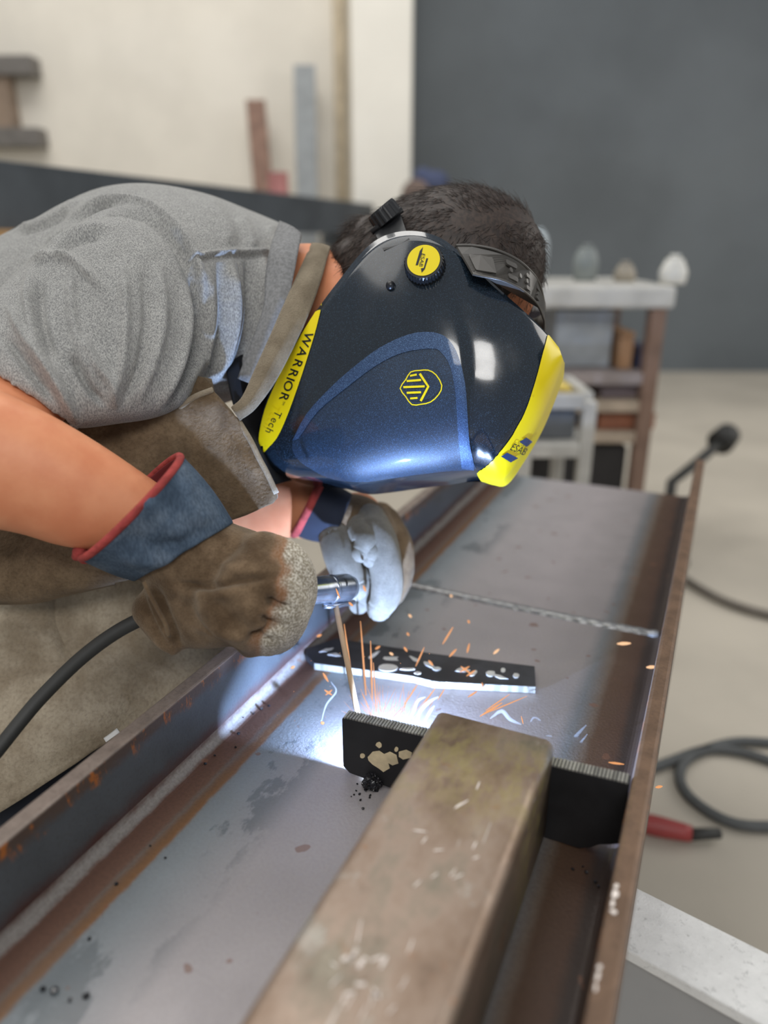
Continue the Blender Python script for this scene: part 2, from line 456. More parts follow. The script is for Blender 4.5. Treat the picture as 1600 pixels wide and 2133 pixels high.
# ------------------------------------------------------------------ the setting
def struct(name, me, mat): return tag(link(name, me, mat), kind='structure')
struct('floor', mesh('floor', *bev_box(-7, 8, -2, 6.9, -0.1, 0, 0)), M['concrete'])
xw = ony(857, 300, 6.0)[0]
struct('wall_left', mesh('wall_left', *bev_box(-7, xw - 0.02, 6.0, 6.4, 0, 5, 0)), M['cream_wall'])
struct('trim_1', mesh('trim_1', *bev_box(ony(733, 300, 5.75)[0], ony(858, 300, 5.75)[0], 5.75, 6.3, 0, 5, 0.02)), M['white_wall'])
struct('wall_right', mesh('wall_right', *bev_box(xw - 0.3, 8, 6.45, 6.6, 0, 5, 0)), M['dark_wall'])
struct('wall_side_left', mesh('wall_side_left', *bev_box(-7.2, -7, -2, 6.4, 0, 5, 0)), M['cream_wall'])
struct('wall_side_right', mesh('wall_side_right', *bev_box(8, 8.2, -2, 6.6, 0, 5, 0)), M['dark_wall'])
px = (ony(698, 300, 5.9)[0] + ony(722, 300, 5.9)[0]) / 2
tag(link('wall_pipe', mesh('wall_pipe', *tube([(px, 5.93, 0.0), (px, 5.93, 4.9)], 0.042, 12)), M['tan'], smooth=True),
    'tan vertical pipe running up the cream wall left of the white pillar', 'pipe')

# ------------------------------------------------------------------ the steel beam (lies on its side: web flat, flanges up)
beam = empty('steel_beam', (0, 0, WEB), -YAW, label='long rusty steel I-beam lying on its side as a trough, welder leaning over it', cat='beam')
U0, U1, FL, FR, FH = -0.45, 1.56, -0.430, -0.018, 0.082
def web_mesh():
    prof = []
    R = 0.012
    for a in np.linspace(0, math.pi / 2, 7): prof.append((FL + R - R * math.cos(a), R - R * math.sin(a)))
    for x in np.linspace(FL + R, FR - R, 14)[1:-1]: prof.append((x, 0.0))
    for a in np.linspace(0, math.pi / 2, 7): prof.append((FR - R + R * math.sin(a), R - R * math.cos(a)))
    prof += [(FR, -0.012), (FL, -0.012)]
    us = np.linspace(U0, U1, 30); n = len(prof)
    v = [(x, u, z) for u in us for x, z in prof]
    f = [(i * n + k, i * n + (k + 1) % n, (i + 1) * n + (k + 1) % n, (i + 1) * n + k)[::-1] for i in range(len(us) - 1) for k in range(n)]
    f += [tuple(range(n)), tuple((len(us) - 1) * n + k for k in range(n))[::-1]]
    return mesh('web', v, f)
web = link('web', web_mesh(), M['web'], beam)
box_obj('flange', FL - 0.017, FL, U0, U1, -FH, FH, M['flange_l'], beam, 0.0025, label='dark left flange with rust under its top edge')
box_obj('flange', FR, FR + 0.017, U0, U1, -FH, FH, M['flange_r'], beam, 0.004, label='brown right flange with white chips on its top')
def bead(u, w0, w1, r, h):
    v, f = [], []; ws = np.arange(w0, w1, 0.004); n = 7
    for i, w in enumerate(ws):
        k = 1 + 0.18 * math.sin(i * 1.3) * 0.4 + 0.16 * random.random()
        for j in range(n):
            a = math.pi * j / (n - 1)
            v.append((w, u + 0.014 * math.sin(w * 9) * 0.2 + r * k * math.cos(a), h * k * math.sin(a) - 0.001))
    for i in range(len(ws) - 1):
        for j in range(n - 1): f.append((i * n + j, (i + 1) * n + j, (i + 1) * n + j + 1, i * n + j + 1))
    return mesh('weld_seam', v, f)
link('weld_seam', bead(0.945, FL + 0.01, FR - 0.004, 0.0075, 0.0055), M['bead'], beam, True, label='raised weld seam across the web')
def flat_on(name, poly_px, z, mat, parent, thick=0.0012, plane='z', val=None, step=9):
    """a thin flake lying on a beam surface, outline given as pixels"""
    v2, f = fill2d(poly_px, step=step)
    if plane == 'z': v = [beam_loc(x, y, z) for x, y in v2]
    else:                                       # on the vertical plane u = val
        v = []
        for x, y in v2:
            d = W(x, y, 1) - CAM; t = val / (d @ BU); p = CAM + d * t
            v.append(np.array([p @ BW, val, p[2] - WEB]))
    me = mesh(name, v, f)
    me = baked(me, [('SOLIDIFY', dict(thickness=thick, offset=0))])
    return link(name, me, mat, parent)
def blob(cx, cy, rx, ry, n=12, jag=0.25, ang=0.0):
    out = []
    for k in range(n):
        a = 2 * math.pi * k / n; r = 1 + jag * (random.random() - 0.5)
        x, y = rx * r * math.cos(a), ry * r * math.sin(a)
        out.append((cx + x * math.cos(ang) - y * math.sin(ang), cy + x * math.sin(ang) + y * math.cos(ang)))
    return out
for cx, cy, rx, ry, a in [(1284, 1846, 6, 5, 0), (1281, 1863, 7, 8, 0.3), (1276, 1882, 5, 9, 0.2), (1279, 1900, 8, 5, 0.3), (1249, 2014, 6, 5, 0), (1245, 2034, 4, 12, 0.15), (1241, 2058, 3, 9, 0.15)]:
    flat_on('paint_chip', blob(cx, cy, rx, ry, 10, 0.5, a), FH + 0.0005, M['white_mark'], beam, 0.0008)

# square tube
def ring_profile(x0, x1, z0, z1, r, n=6):
    out = []
    for cx, cz, a0 in [(x1 - r, z1 - r, 0), (x0 + r, z1 - r, 90), (x0 + r, z0 + r, 180), (x1 - r, z0 + r, 270)]:
        for k in range(n + 1):
            a = math.radians(a0 + 90 * k / n); out.append((cx + r * math.cos(a), cz + r * math.sin(a)))
    return out
def hollow(x0, x1, z0, z1, y0, y1, r, t, name):
    o = ring_profile(x0, x1, z0, z1, r); i = ring_profile(x0 + t, x1 - t, z0 + t, z1 - t, max(r - t, 0.001)); n = len(o)
    ys = np.linspace(y0, y1, 12); v, f = [], []
    for y in ys: v += [(x, y, z) for x, z in o]
    for y in ys: v += [(x, y, z) for x, z in i]
    m = len(ys); B = m * n
    for a in range(m - 1):
        for k in range(n):
            q = (k + 1) % n
            f.append((a * n + k, a * n + q, (a + 1) * n + q, (a + 1) * n + k)[::-1])
            f.append((B + a * n + k, B + a * n + q, B + (a + 1) * n + q, B + (a + 1) * n + k))
    for k in range(n):
        q = (k + 1) % n
        f.append((k, q, B + q, B + k)); f.append(((m - 1) * n + k, (m - 1) * n + q, B + (m - 1) * n + q, B + (m - 1) * n + k)[::-1])
    return mesh(name, v, f)
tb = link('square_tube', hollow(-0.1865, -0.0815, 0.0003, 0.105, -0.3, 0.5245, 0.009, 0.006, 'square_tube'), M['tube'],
          label='brown square steel tube lying lengthwise in the beam, its end against the black plate', cat='tube')
tb.location = (0, 0, WEB); tb.rotation_euler = (0, 0, -YAW)
for p in tb.data.polygons: p.use_smooth = True
def on_tube(name, poly, mat):                    # scratches on the tube's top
    return flat_on(name, poly, 0.1053, mat, tb, 0.0004)

# black stiffener plate standing across the beam
def stiffener():
    o = [(-0.283, 0.010), (-0.276, 0.004), (-0.250, 0.0022), (-0.20, 0.0004), (-0.052, 0.0004), (-0.044, 0.004), (-0.036, 0.011), (-0.0278, 0.0145), (-0.0188, 0.019), (-0.0188, 0.0815), (-0.022, 0.0818), (-0.279, 0.068), (-0.283, 0.066)]
    n = len(o); v = [(x, 0.5265, z) for x, z in o] + [(x, 0.5385, z) for x, z in o]
    f = [tuple(range(n)), tuple(range(n, 2 * n))[::-1]] + [(k, k + n, (k + 1) % n + n, (k + 1) % n) for k in range(n)]
    return mesh('stiffener_plate', v, f)
st = empty('stiffener_plate', (0, 0, WEB), -YAW, label='upright black steel plate standing across the beam behind the tube end', cat='plate')
me = baked(stiffener(), [('BEVEL', dict(width=0.0008, segments=1, limit_method='ANGLE'))])
link('plate_body', me, M['plate_black'], st)
# sawn top edge of many fine ribs
v, f = [], []
for k in range(86):
    w0 = -0.281 + k * 0.00304; z = 0.0679 + (w0 + 0.279) / 0.257 * 0.0138
    pv, pf = bev_box(w0, w0 + 0.0021, 0.5266, 0.5384, z - 0.0008, z + 0.0009, 0.0); v, f = join([(v, f), (pv, pf)])
tag(link('sawn_ribs', mesh('sawn_ribs', v, f), M['cut_edge'], st), kind='stuff')
for poly in [[(766, 1577), (776, 1566), (790, 1564), (800, 1571), (812, 1566), (826, 1573), (830, 1590), (818, 1594), (809, 1589), (812, 1600), (799, 1608), (790, 1601), (776, 1592), (768, 1584)],
             [(831, 1566), (846, 1562), (858, 1568), (856, 1578), (840, 1582), (831, 1576)], blob(755, 1574, 5, 5), blob(790, 1552, 6, 5, 8, 0.6), blob(826, 1561, 4, 5)]:
    flat_on('paint_flake', poly, 0, M['chip'], st, 0.0006, 'u', 0.5262, 8)

# plate lying loose further up
lp = empty('loose_plate', (0, 0, WEB), -YAW, label='small dark plate with chalk marks lying flat on the web beyond the arc', cat='plate')
pts = [beam_loc(x, y, 0.009) for x, y in [(655, 1382), (860, 1409), (905, 1420), (1116, 1431), (1114, 1388), (905, 1362), (700, 1330), (636, 1352), (638, 1366)]]
n = len(pts); v = [(p[0], p[1], 0.0005) for p in pts] + [(p[0], p[1], 0.0095) for p in pts]
me = mesh('plate_body', v, [tuple(range(n))[::-1], tuple(range(n, 2 * n))] + [(k, (k + 1) % n, (k + 1) % n + n, k + n) for k in range(n)])
link('plate_body', baked(me, [('BEVEL', dict(width=0.0006, segments=1, limit_method='ANGLE'))]), M['plate_grey'], lp)
fe = [(p[0], p[1]) for p in pts[:4]]
v = [(a, b - 0.0006, 0.0007) for a, b in fe] + [(a, b - 0.0006, 0.0095) for a, b in fe] + [(a, b, 0.0007) for a, b in fe] + [(a, b, 0.0095) for a, b in fe]
f = []
for k in range(3): f += [(k, k + 1, k + 5, k + 4), (k + 4, k + 5, k + 13, k + 12), (k + 8, k, k + 4, k + 12), (k, k + 8, k + 9, k + 1)]
link('cut_edge', mesh('cut_edge', v, f), M['cut_edge'], lp, label='cut front edge, paler for the arc light on it')  # pale strip along the front edge, arc light put into its colour
for b in [blob(808, 1391, 20, 8, 12, 0.1), blob(850, 1394, 14, 3, 8, 0.6), blob(870, 1402, 7, 3), blob(778, 1365, 14, 4, 8, .6, -0.6), blob(815, 1372, 16, 4, 8, 0.8), blob(862, 1372, 12, 4, 8, .7, .5), blob(895, 1385, 15, 4, 9, .7, 0.4), blob(910, 1393, 9, 4),
          blob(965, 1396, 13, 4, 9, .7), blob(985, 1403, 10, 4, 8, .6, -0.7), blob(1022, 1403, 10, 6, 9, .2), blob(1042, 1410, 14, 3, 8, .5, .25), blob(1048, 1396, 5, 5), blob(1075, 1407, 7, 5), blob(680, 1354, 12, 3, 8, .8, -.3), blob(700, 1364, 13, 3, 8, .8)]:
    flat_on('chalk_mark', b, 0.0098, M['chalk'], lp, 0.0005)

# scratches and rub marks on the tube
for q in range(34):
    if q < 12: cx, cy, L, t, a = random.uniform(690, 800), random.uniform(1990, 2085), random.uniform(6, 16), random.uniform(2, 5), random.uniform(-1.2, 1.2)
    elif q < 22: cx, cy, L, t, a = random.uniform(690, 860), random.uniform(1860, 2110), random.uniform(12, 26), 1.6, random.uniform(-1.4, -0.6)
    else: cx, cy, L, t, a = random.uniform(850, 1000), random.uniform(1600, 1850), random.uniform(8, 18), 1.4, random.uniform(-1.3, 0.2)
    on_tube('scratch', blob(cx, cy, L, t, 8, 0.6, a), M['white_mark'])
# slag
def crumb(r):
    bm = bmesh.new(); bmesh.ops.create_icosphere(bm, subdivisions=1, radius=r)
    for p in bm.verts: p.co *= random.uniform(0.6, 1.25)
    me = bpy.data.meshes.new('slag_crumb'); bm.to_mesh(me); bm.free(); me.materials.append(M['slag']); return me
cm = [crumb(1.0) for _ in range(4)]
spots = [(90, 2062, 2.6), (112, 2067, 3.4), (180, 2076, 2.7), (145, 2085, 1.6), (313, 1763, 1.2), (243, 1842, 1.8), (186, 1957, 1.6), (345, 1788, 1.4), (505, 1498, 2.2), (545, 1478, 2.4), (560, 1471, 2.0), (497, 1530, 2.0), (491, 1558, 1.8), (447, 1575, 1.6), (428, 1592, 1.9), (528, 1488, 1.7),
         (742, 1648, 1.2), (738, 1656, 1.1), (749, 1655, 1.5), (762, 1648, 1.9), (771, 1658, 1.5), (751, 1668, 1.4), (770, 1662, 1.3), (756, 1686, 1.5), (732, 1660, 1.0), (744, 1634, 1.3), (785, 1648, 2.0), (792, 1640, 1.7), (1193, 1812, 1.6), (1222, 1818, 1.7), (1240, 1838, 1.6), (1247, 1848, 1.5), (1214, 1806, 1.2)]
for i, (x, y, r) in enumerate(spots):
    o = link('slag_crumb', cm[i % 4]); p = onz(x, y, WEB); r *= 0.001
    o.location = p + np.array([0, 0, 0.55 * r]); o.scale = (r, r, r * 0.8); o.rotation_euler = (0, 0, i)
    lab, grp = (('black slag crumb on the web near the bottom left corner', 'crumbs on the near web') if y > 1740 and x < 400 else
                ('small slag crumb in the rusty corner under the left flange', 'crumbs along the left flange') if x < 600 else
                ('tiny round slag bead beside the black knot of slag', 'beads by the slag knot') if x < 900 else ('tiny slag bead on the rusty strip below the plate, by the right flange', 'beads by the right flange'))
    if x == 112: lab, grp = 'largest black slag crumb, near the bottom left corner', 'crumbs on the near web'
    tag(o, lab, 'slag', grp)
lv = []
for c, r in [((775, 1629), 0.008), ((766, 1634), 0.006), ((786, 1632), 0.006), ((778, 1638), 0.005), ((771, 1622), 0.005)]:
    lv.append(ball(onz(c[0], c[1] + 6, WEB) + np.array([0, 0, r * 0.7]), r, 10))
sl = fused(lv, 0.0014, 1, 0, 'slag_lump')
vv = verts_of(sl); set_verts(sl, vv + normals_of(sl) * (rng.normal(0, 0.0005, (len(vv), 1))))
tag(link('slag_lump', sl, M['slag'], None), 'glossy black knot of slag at the foot of the black plate', 'slag')

# whitened trestle under the beam
zt = WEB - FH - 0.0006
p1, p2, q1 = onz(1310, 1840, zt), onz(1600, 1985, zt), onz(1293, 1970, zt)
dx = (p2 - p1) / np.linalg.norm(p2 - p1); dy = np.cross([0, 0, 1], dx); wid = abs((q1 - p1) @ dy)
tr = empty('trestle', (p1[0], p1[1], 0), math.atan2(dx[1], dx[0]), label='white crusted steel trestle beam crossing under the right flange', cat='trestle')
box_obj('top_flange', -0.52, 0.7, -wid, 0, zt - 0.013, zt, M['galv'], tr, 0.002)
box_obj('web', -0.52, 0.7, -wid / 2 - 0.005 - 0.02, -wid / 2 + 0.005 - 0.02, zt - 0.19, zt - 0.013, simple('trestle_web_shade', S(164, 164, 164), 0.7, var=0.04, scale=8), tr, 0.0)  # web greyer than the flanges: shade under the top flange painted in
box_obj('bottom_flange', -0.52, 0.7, -wid, 0, zt - 0.203, zt - 0.19, M['galv'], tr, 0.002)
for xx in (-0.48, 0.6):
    box_obj('leg', xx, xx + 0.06, -wid / 2 - 0.05, -wid / 2 + 0.01, 0, zt - 0.203, M['galv'], tr, 0.003)
tr2 = empty('trestle', beam_pt(-0.22, 1.3, 0) * np.array([1, 1, 0]), -YAW, label='dark steel trestle under the far end of the beam, half hidden', cat='trestle')
box_obj('top_bar', -0.2, 0.2, -0.04, 0.04, zt - 0.08, zt, M['dark_steel'], tr2, 0.003)
for xx in (-0.18, 0.06): box_obj('leg', xx, xx + 0.06, -0.03, 0.03, 0, zt - 0.08, M['dark_steel'], tr2, 0.003)
# ------------------------------------------------------------------ background
def oriented(p, q):
    """origin, angle and length of the level line p -> q"""
    d = q - p; return p, math.atan2(d[1], d[0]), float(np.hypot(d[0], d[1]))
pa, qa = W(-160, 325, 2.15), W(735, 428, 5.3)
pa[2] = qa[2] = 1.315
o0, an, Ln = oriented(pa, qa)
rb = empty('raised_beam', (pa[0], pa[1], 0), an, label='long dark blue-grey steel beam on stands in front of the cream wall', cat='beam')
box_obj('top_flange', 0, Ln, -0.16, 0.0, 1.30, 1.315, M['dark_steel'], rb, 0.002)
box_obj('web', 0, Ln, -0.088, -0.072, 1.135, 1.30, M['dark_steel'], rb, 0.0)
box_obj('bottom_flange', 0, Ln, -0.16, 0.0, 1.12, 1.135, M['dark_steel'], rb, 0.002)
box_obj('side_plate', 0, Ln, -0.16, -0.15, 1.135, 1.30, M['dark_steel'], rb, 0.0)
wood = simple('raw_wood', S(176, 140, 96), 0.8, var=0.2, scale=20, stretch=(0.2, 2, 2))
for xx in (0.45, Ln - 0.4):
    s = empty('stand', (pa[0] + math.cos(an) * xx, pa[1] + math.sin(an) * xx, 0), an,
              label='wooden stand under the near end of the raised dark beam' if xx < 1 else 'stand under the far end of the raised dark beam', cat='stand')
    box_obj('cap', -0.4 if xx < 1 else -0.1, 0.25, -0.2, 0.04, 1.04, 1.1195, wood if xx < 1 else M['dark_steel'], s, 0.004)
    for yy in (-0.18, 0.0): box_obj('leg', -0.03, 0.03, yy - 0.02, yy + 0.02, 0, 1.04, M['dark_steel'], s, 0.003)
# flat bars leaning on the wall
def bar(name, x0, y0, x1, y1, wpx, Y, mat, label):
    t = ony(x0, y0, Y + 0.14); b = ony(x1, y1, Y); k = b[2] / (t[2] - b[2])
    base = b + (b - t) * k
    w = wpx * Y / FPX / 2
    d = (t - base); n = np.array([1.0, 0, 0])
    th = np.array([0, 0.012, 0])
    v = [base - n * w - th, base + n * w - th, base + n * w + th, base - n * w + th, t - n * w - th, t + n * w - th, t + n * w + th, t - n * w + th]
    me = mesh(name, v, [(0, 3, 2, 1), (4, 5, 6, 7), (0, 1, 5, 4), (1, 2, 6, 5), (2, 3, 7, 6), (3, 0, 4, 7)])
    return tag(link(name, baked(me, [('BEVEL', dict(width=0.004, segments=2))]), mat), label, 'bar')
bar('steel_bar', 532, 208, 548, 385, 36, 5.72, simple('rust_brown', S(136, 108, 94), 0.8, var=0.2), 'short rust-brown flat bar leaning against the cream wall')
bar('steel_bar', 634, 135, 640, 430, 40, 5.72, simple('bar_grey', S(146, 150, 152), 0.6, var=0.1), 'taller grey flat bar leaning between brown bar and pipe')
def bolt_on(parent, *a): return box_obj(*a, parent)
# wall bracket at the left edge
p = ony(15, 135, 5.85); q = ony(15, 285, 5.85)
wb = empty('wall_bracket', (p[0], 5.999, q[2]), label='dark C-shaped steel bracket fixed on the cream wall at far left', cat='bracket')
gm = simple('bracket_grey', S(112, 108, 104), 0.6)
box_obj('arm', -0.35, 0.17, -0.16, -0.0, p[2] - q[2] - 0.06, p[2] - q[2] + 0.06, gm, wb, 0.006)
box_obj('arm', -0.35, 0.15, -0.16, -0.0, -0.06, 0.06, gm, wb, 0.006)
box_obj('back_plate', -0.35, -0.03, -0.13, 0.0, 0.06, p[2] - q[2] - 0.06, simple('bracket_brown', S(140, 122, 106), 0.7), wb, 0.004)
# red tin on the beam
rp = W(500, 372, 4.1)
xx = (np.array([rp[0], rp[1], 0]) - np.array([pa[0], pa[1], 0])) @ np.array([math.cos(an), math.sin(an), 0])
rt = empty('red_tin', (pa[0] + math.cos(an) * xx + math.sin(an) * 0.08, pa[1] + math.sin(an) * xx - math.cos(an) * 0.08, 1.315), label='small faded red tin standing on the raised dark beam', cat='tin')
rm = simple('faded_red', S(190, 128, 124), 0.6)
link('can', mesh('can', *tube([(0, 0, 0.0005), (0, 0, 0.10)], 0.055, 18)), rm, rt)
link('lid', mesh('lid', *tube([(0, 0, 0.1005), (0, 0, 0.112)], 0.057, 18)), rm, rt)
# bundle behind the head
bp = W(868, 428, 5.0)
bd = empty('cloth_bundle', (bp[0], bp[1], 0), label='blurred dark blue and brown bundle on a post behind the head', cat='bundle')
sm = fused([ball((0.0, 0, bp[2] + 0.06), 0.11, 14), ball((0.05, 0.02, bp[2] - 0.02), 0.12, 14)], 0.015, 2, 0, 'brown_cloth')
link('brown_cloth', sm, simple('brown_cloth', S(112, 96, 88), 0.9), bd, True)
sm = fused([ball((0.13, 0, bp[2] + 0.13), 0.09, 14), ball((0.04, 0.02, bp[2] + 0.17), 0.07, 14)], 0.015, 2, 0, 'blue_cloth')
link('blue_cloth', sm, simple('blue_cloth', S(72, 80, 108), 0.9), bd, True)
link('post', mesh('post', *tube([(0.03, 0, 0), (0.03, 0, bp[2] - 0.06)], 0.03, 12)), M['dark_steel'], bd)

# work trolley
white = simple('pale_enamel', S(190, 188, 182), 0.5); brown = simple('brown_rust_frame', S(128, 104, 90), 0.8)
def upright(parent, name, x, y0, y1, wid, Y, mat):
    a, b = ony(x, y0, Y), ony(x, y1, Y); w = wid * Y / FPX / 2
    return box_obj(name, a[0] - w, a[0] + w, Y, Y + 2 * w, b[2], a[2], mat, parent, 0.004)
TY = 2.45
tx0, tx1 = ony(1010, 600, TY)[0], ony(1412, 600, TY)[0]
zt1 = ony(1300, 596, TY)[2]
tr_ = empty('work_trolley', (0, 0, 0), label='pale work trolley with brown legs and loaded shelves at right', cat='trolley')
box_obj('top', tx0, tx1, TY, TY + 0.55, zt1 - 0.07, zt1, white, tr_, 0.012)
for xx in (tx0 + 0.02, tx1 - 0.07):
    for yy in (TY + 0.01, TY + 0.49): box_obj('leg', xx, xx + 0.05, yy, yy + 0.05, 0, zt1 - 0.07, brown, tr_, 0.004)
beige = simple('beige_shelf', S(176, 160, 142), 0.7)
def zrow(y): return ony(1300, y, TY)[2]
for y, mt in ((792, simple('mauve_shelf', S(150, 140, 138), 0.7)), (850, beige), (915, beige)):
    box_obj('shelf', tx0 + 0.02, tx1 - 0.02, TY + 0.02, TY + 0.53, zrow(y) - 0.02, zrow(y) + 0.018, mt, tr_, 0.004)
def crate(name, x0, x1, y1, y0, Y, dep, col, label, cat='box', rough=0.6):
    """open or lidded container on a shelf: y1 its foot, y0 its top row"""
    a, b = ony(x0, y1, Y), ony(x1, y0, Y)
    e = empty(name, ((a[0] + b[0]) / 2, Y, a[2]), label=label, cat=cat)
    w, h = (b[0] - a[0]) / 2, b[2] - a[2]
    mt = simple(name + '_paint', col, rough)
    box_obj('body', -w, w, 0, dep, 0.0005, h * 0.86, mt, e, 0.006)
    box_obj('lid', -w * 1.02, w * 1.02, -0.004, dep + 0.004, h * 0.86, h, mt, e, 0.005)
    return e
def on_shelf(e, y): e.location.z = zrow(y) + 0.0185
on_shelf(crate('storage_box', 1150, 1280, 784, 668, TY + 0.15, 0.25, S(176, 182, 186), 'pale blue-grey box on the top shelf of the trolley'), 792)
on_shelf(crate('carton', 1284, 1322, 784, 706, TY + 0.10, 0.16, S(176, 136, 100), 'tan carton beside the pale box on the trolley'), 792)
on_shelf(crate('tool_case', 1326, 1362, 784, 738, TY + 0.10, 0.16, S(74, 78, 100), 'small dark blue case right of the tan carton on the trolley'), 792)
on_shelf(crate('parts_tray', 1245, 1366, 905, 872, TY + 0.06, 0.2, S(160, 104, 78), 'rust-red tray on the lowest shelf of the trolley', 'tray'), 915)
on_shelf(crate('metal_case', 1250, 1330, 845, 812, TY + 0.08, 0.2, S(140, 128, 134), 'mauve-grey case on the middle shelf of the trolley'), 850)
box_obj('back_panel', tx0 + 0.02, tx1 - 0.02, TY + 0.535, TY + 0.545, 0.1, zt1 - 0.07, simple('panel_brown', S(120, 108, 102), 0.7), tr_, 0)
box_obj('void_block', tx0 + 0.06, tx1 - 0.08, TY + 0.05, TY + 0.5, 0.12, zrow(938), simple('void_black', S(44, 42, 42), 0.7), tr_, 0.01)  # black block standing in for the shaded void under the lowest shelf
# things on the trolley
def pot(name, x, y, rpx, Y, col, label, cat, htop=None):
    c = ony(x, y, Y); r = rpx * Y / FPX
    e = empty(name, (c[0], Y, zt1), label=label, cat=cat)
    mt = simple(name + '_paint', col, 0.5); h = c[2] - zt1
    link('body', mesh('body', *tube([(0, 0, 0.0005), (0, 0, h * 0.6), (0, 0, h * 0.95), (0, 0, h + r * 0.7)], [r * 0.9, r, r * 0.95, r * 0.6], 18, True, 3)), mt, e, True)
    link('cap', mesh('cap', *tube([(0, 0, h + r * 0.7), (0, 0, h + r)], [r * 0.4, r * 0.36], 14)), mt, e, True)
pot('white_jar', 1404, 560, 27, TY + 0.12, S(214, 212, 204), 'round white jar on the right corner of the trolley top', 'jar')
pot('grey_jar', 1222, 535, 24, TY + 0.3, S(132, 138, 136), 'dull grey jar at the middle of the trolley top', 'jar')
pot('tan_jar', 1302, 568, 22, TY + 0.25, S(150, 142, 128), 'greyish tan jar between the grey and white jars', 'jar')
pot('bottle', 1121, 500, 22, TY + 0.3, S(186, 196, 200), 'tall pale blue bottle on the trolley beside the hair', 'bottle')
# low pale frame cart in front
CY = 1.95
lc = empty('frame_cart', (0, 0, 0), label='low pale tube-frame cart standing beyond the beam end', cat='cart')
a, b = ony(1095, 940, CY), ony(1222, 940, CY)
zb, zu = ony(1200, 940, CY)[2], ony(1200, 838, CY)[2]
for xx in (a[0], b[0]):
    for yy in (CY, CY + 0.3): box_obj('post', xx - 0.018, xx + 0.018, yy, yy + 0.036, 0.05, zu, white, lc, 0.004)
    w_ = link('wheel', mesh('wheel', *tube([(xx - 0.012, CY + 0.15, 0.0505), (xx + 0.012, CY + 0.15, 0.0505)], 0.05, 18)), M['black_rubber'], lc)
for z in (zb, zu):
    for yy in (CY, CY + 0.3): box_obj('rail', a[0] + 0.018, b[0] - 0.018, yy, yy + 0.036, z - 0.02, z + 0.02, white, lc, 0.004)
    for xx in (a[0], b[0]): box_obj('side_rail', xx - 0.015, xx + 0.015, CY + 0.036, CY + 0.30, z - 0.02, z + 0.02, white, lc, 0.004)
box_obj('deck', a[0] + 0.018, b[0] - 0.018, CY + 0.036, CY + 0.30, zb + 0.0, zb + 0.02, white, lc, 0)
gx = crate('machine', 1110, 1202, 920, 850, CY + 0.05, 0.22, S(108, 112, 116), 'dark grey machine box inside the pale frame cart', 'machine')
gx.location.z = zb + 0.0205
yl = empty('yellow_case', (gx.location.x, CY + 0.16, gx.location.z + (ony(1200, 850, CY + 0.05)[2] - ony(1200, 920, CY + 0.05)[2]) + 0.0005), label='flat yellow case lying on the grey machine', cat='case')
box_obj('shell', -0.09, 0.05, -0.08, 0.08, 0, 0.03, simple('yellow_case', S(214, 190, 96), 0.5), yl, 0.006); box_obj('lid', -0.088, 0.048, -0.078, 0.078, 0.0302, 0.045, simple('yellow_lid', S(214, 190, 96), 0.5), yl, 0.006)

# pump handle tool, hoses and red tool on the floor
hp = [onz(1400, 1004, 0.30), onz(1450, 965, 0.34), onz(1500, 922, 0.38)]
pt = empty('long_handled_tool', (hp[0][0], hp[0][1], 0), label='black long-handled tool standing on the floor beyond the beam end', cat='tool')
o = np.array([hp[0][0], hp[0][1], 0])
link('handle', mesh('handle', *tube([p - o for p in [onz(1385, 1020, 0.0) * 0 + np.array([hp[0][0], hp[0][1], 0.03]), *hp]], 0.018, 10)), M['black_rubber'], pt, True)
link('grip', mesh('grip', *tube([hp[2] - o, hp[2] - o + np.array([0.05, 0.05, 0.02])], [0.05, 0.045], 12)), M['black_rubber'], pt, True)
box_obj('foot', -0.08, 0.08, -0.06, 0.06, 0.0005, 0.03, M['black_rubber'], pt, 0.006)
hose = simple('hose_grey', S(84, 86, 86), 0.7)
def floor_hose(name, pts, r, mat, label, cat='hose'):
    P = crom([onz(x, y, r + 0.001) for x, y in pts], 8)
    return tag(link(name, mesh(name, *tube(P, r, 10)), mat, smooth=True), label, cat)
floor_hose('hose', [(1330, 1612), (1400, 1585), (1470, 1562), (1540, 1566), (1620, 1590), (1700, 1620), (1760, 1660), (1700, 1712), (1600, 1722), (1520, 1712), (1450, 1672), (1418, 1630), (1425, 1590), (1470, 1562), (1540, 1545), (1640, 1550)], 0.011, hose, 'dark grey hose looped on the concrete right of the beam')
floor_hose('cable', [(1390, 1180), (1440, 1215), (1500, 1248), (1560, 1270), (1640, 1290)], 0.014, simple('cable_dark', S(104, 98, 90), 0.8), 'dark cable on the concrete beyond the beam, above the looped hose', 'cable')
r0 = onz(1370, 1722, 0.02); r1 = onz(1440, 1738, 0.02); r2 = onz(1500, 1736, 0.02)
rt = empty('red_tool', (r0[0], r0[1], 0), label='red-handled tool lying on the floor by the looped hose', cat='tool')
ro = np.array([r0[0], r0[1], 0])
link('handle', mesh('handle', *tube([onz(1330, 1712, 0.021) - ro, r0 - ro + np.array([0, 0, 0.001]), r1 - ro + np.array([0, 0, 0.001])], [0.018, 0.02, 0.016], 10, True, 4)), simple('tool_red', S(150, 60, 58), 0.5), rt, True)
link('shaft', mesh('shaft', *tube([r1 - ro, r2 - ro], [0.012, 0.010], 10)), M['black_rubber'], rt, True)
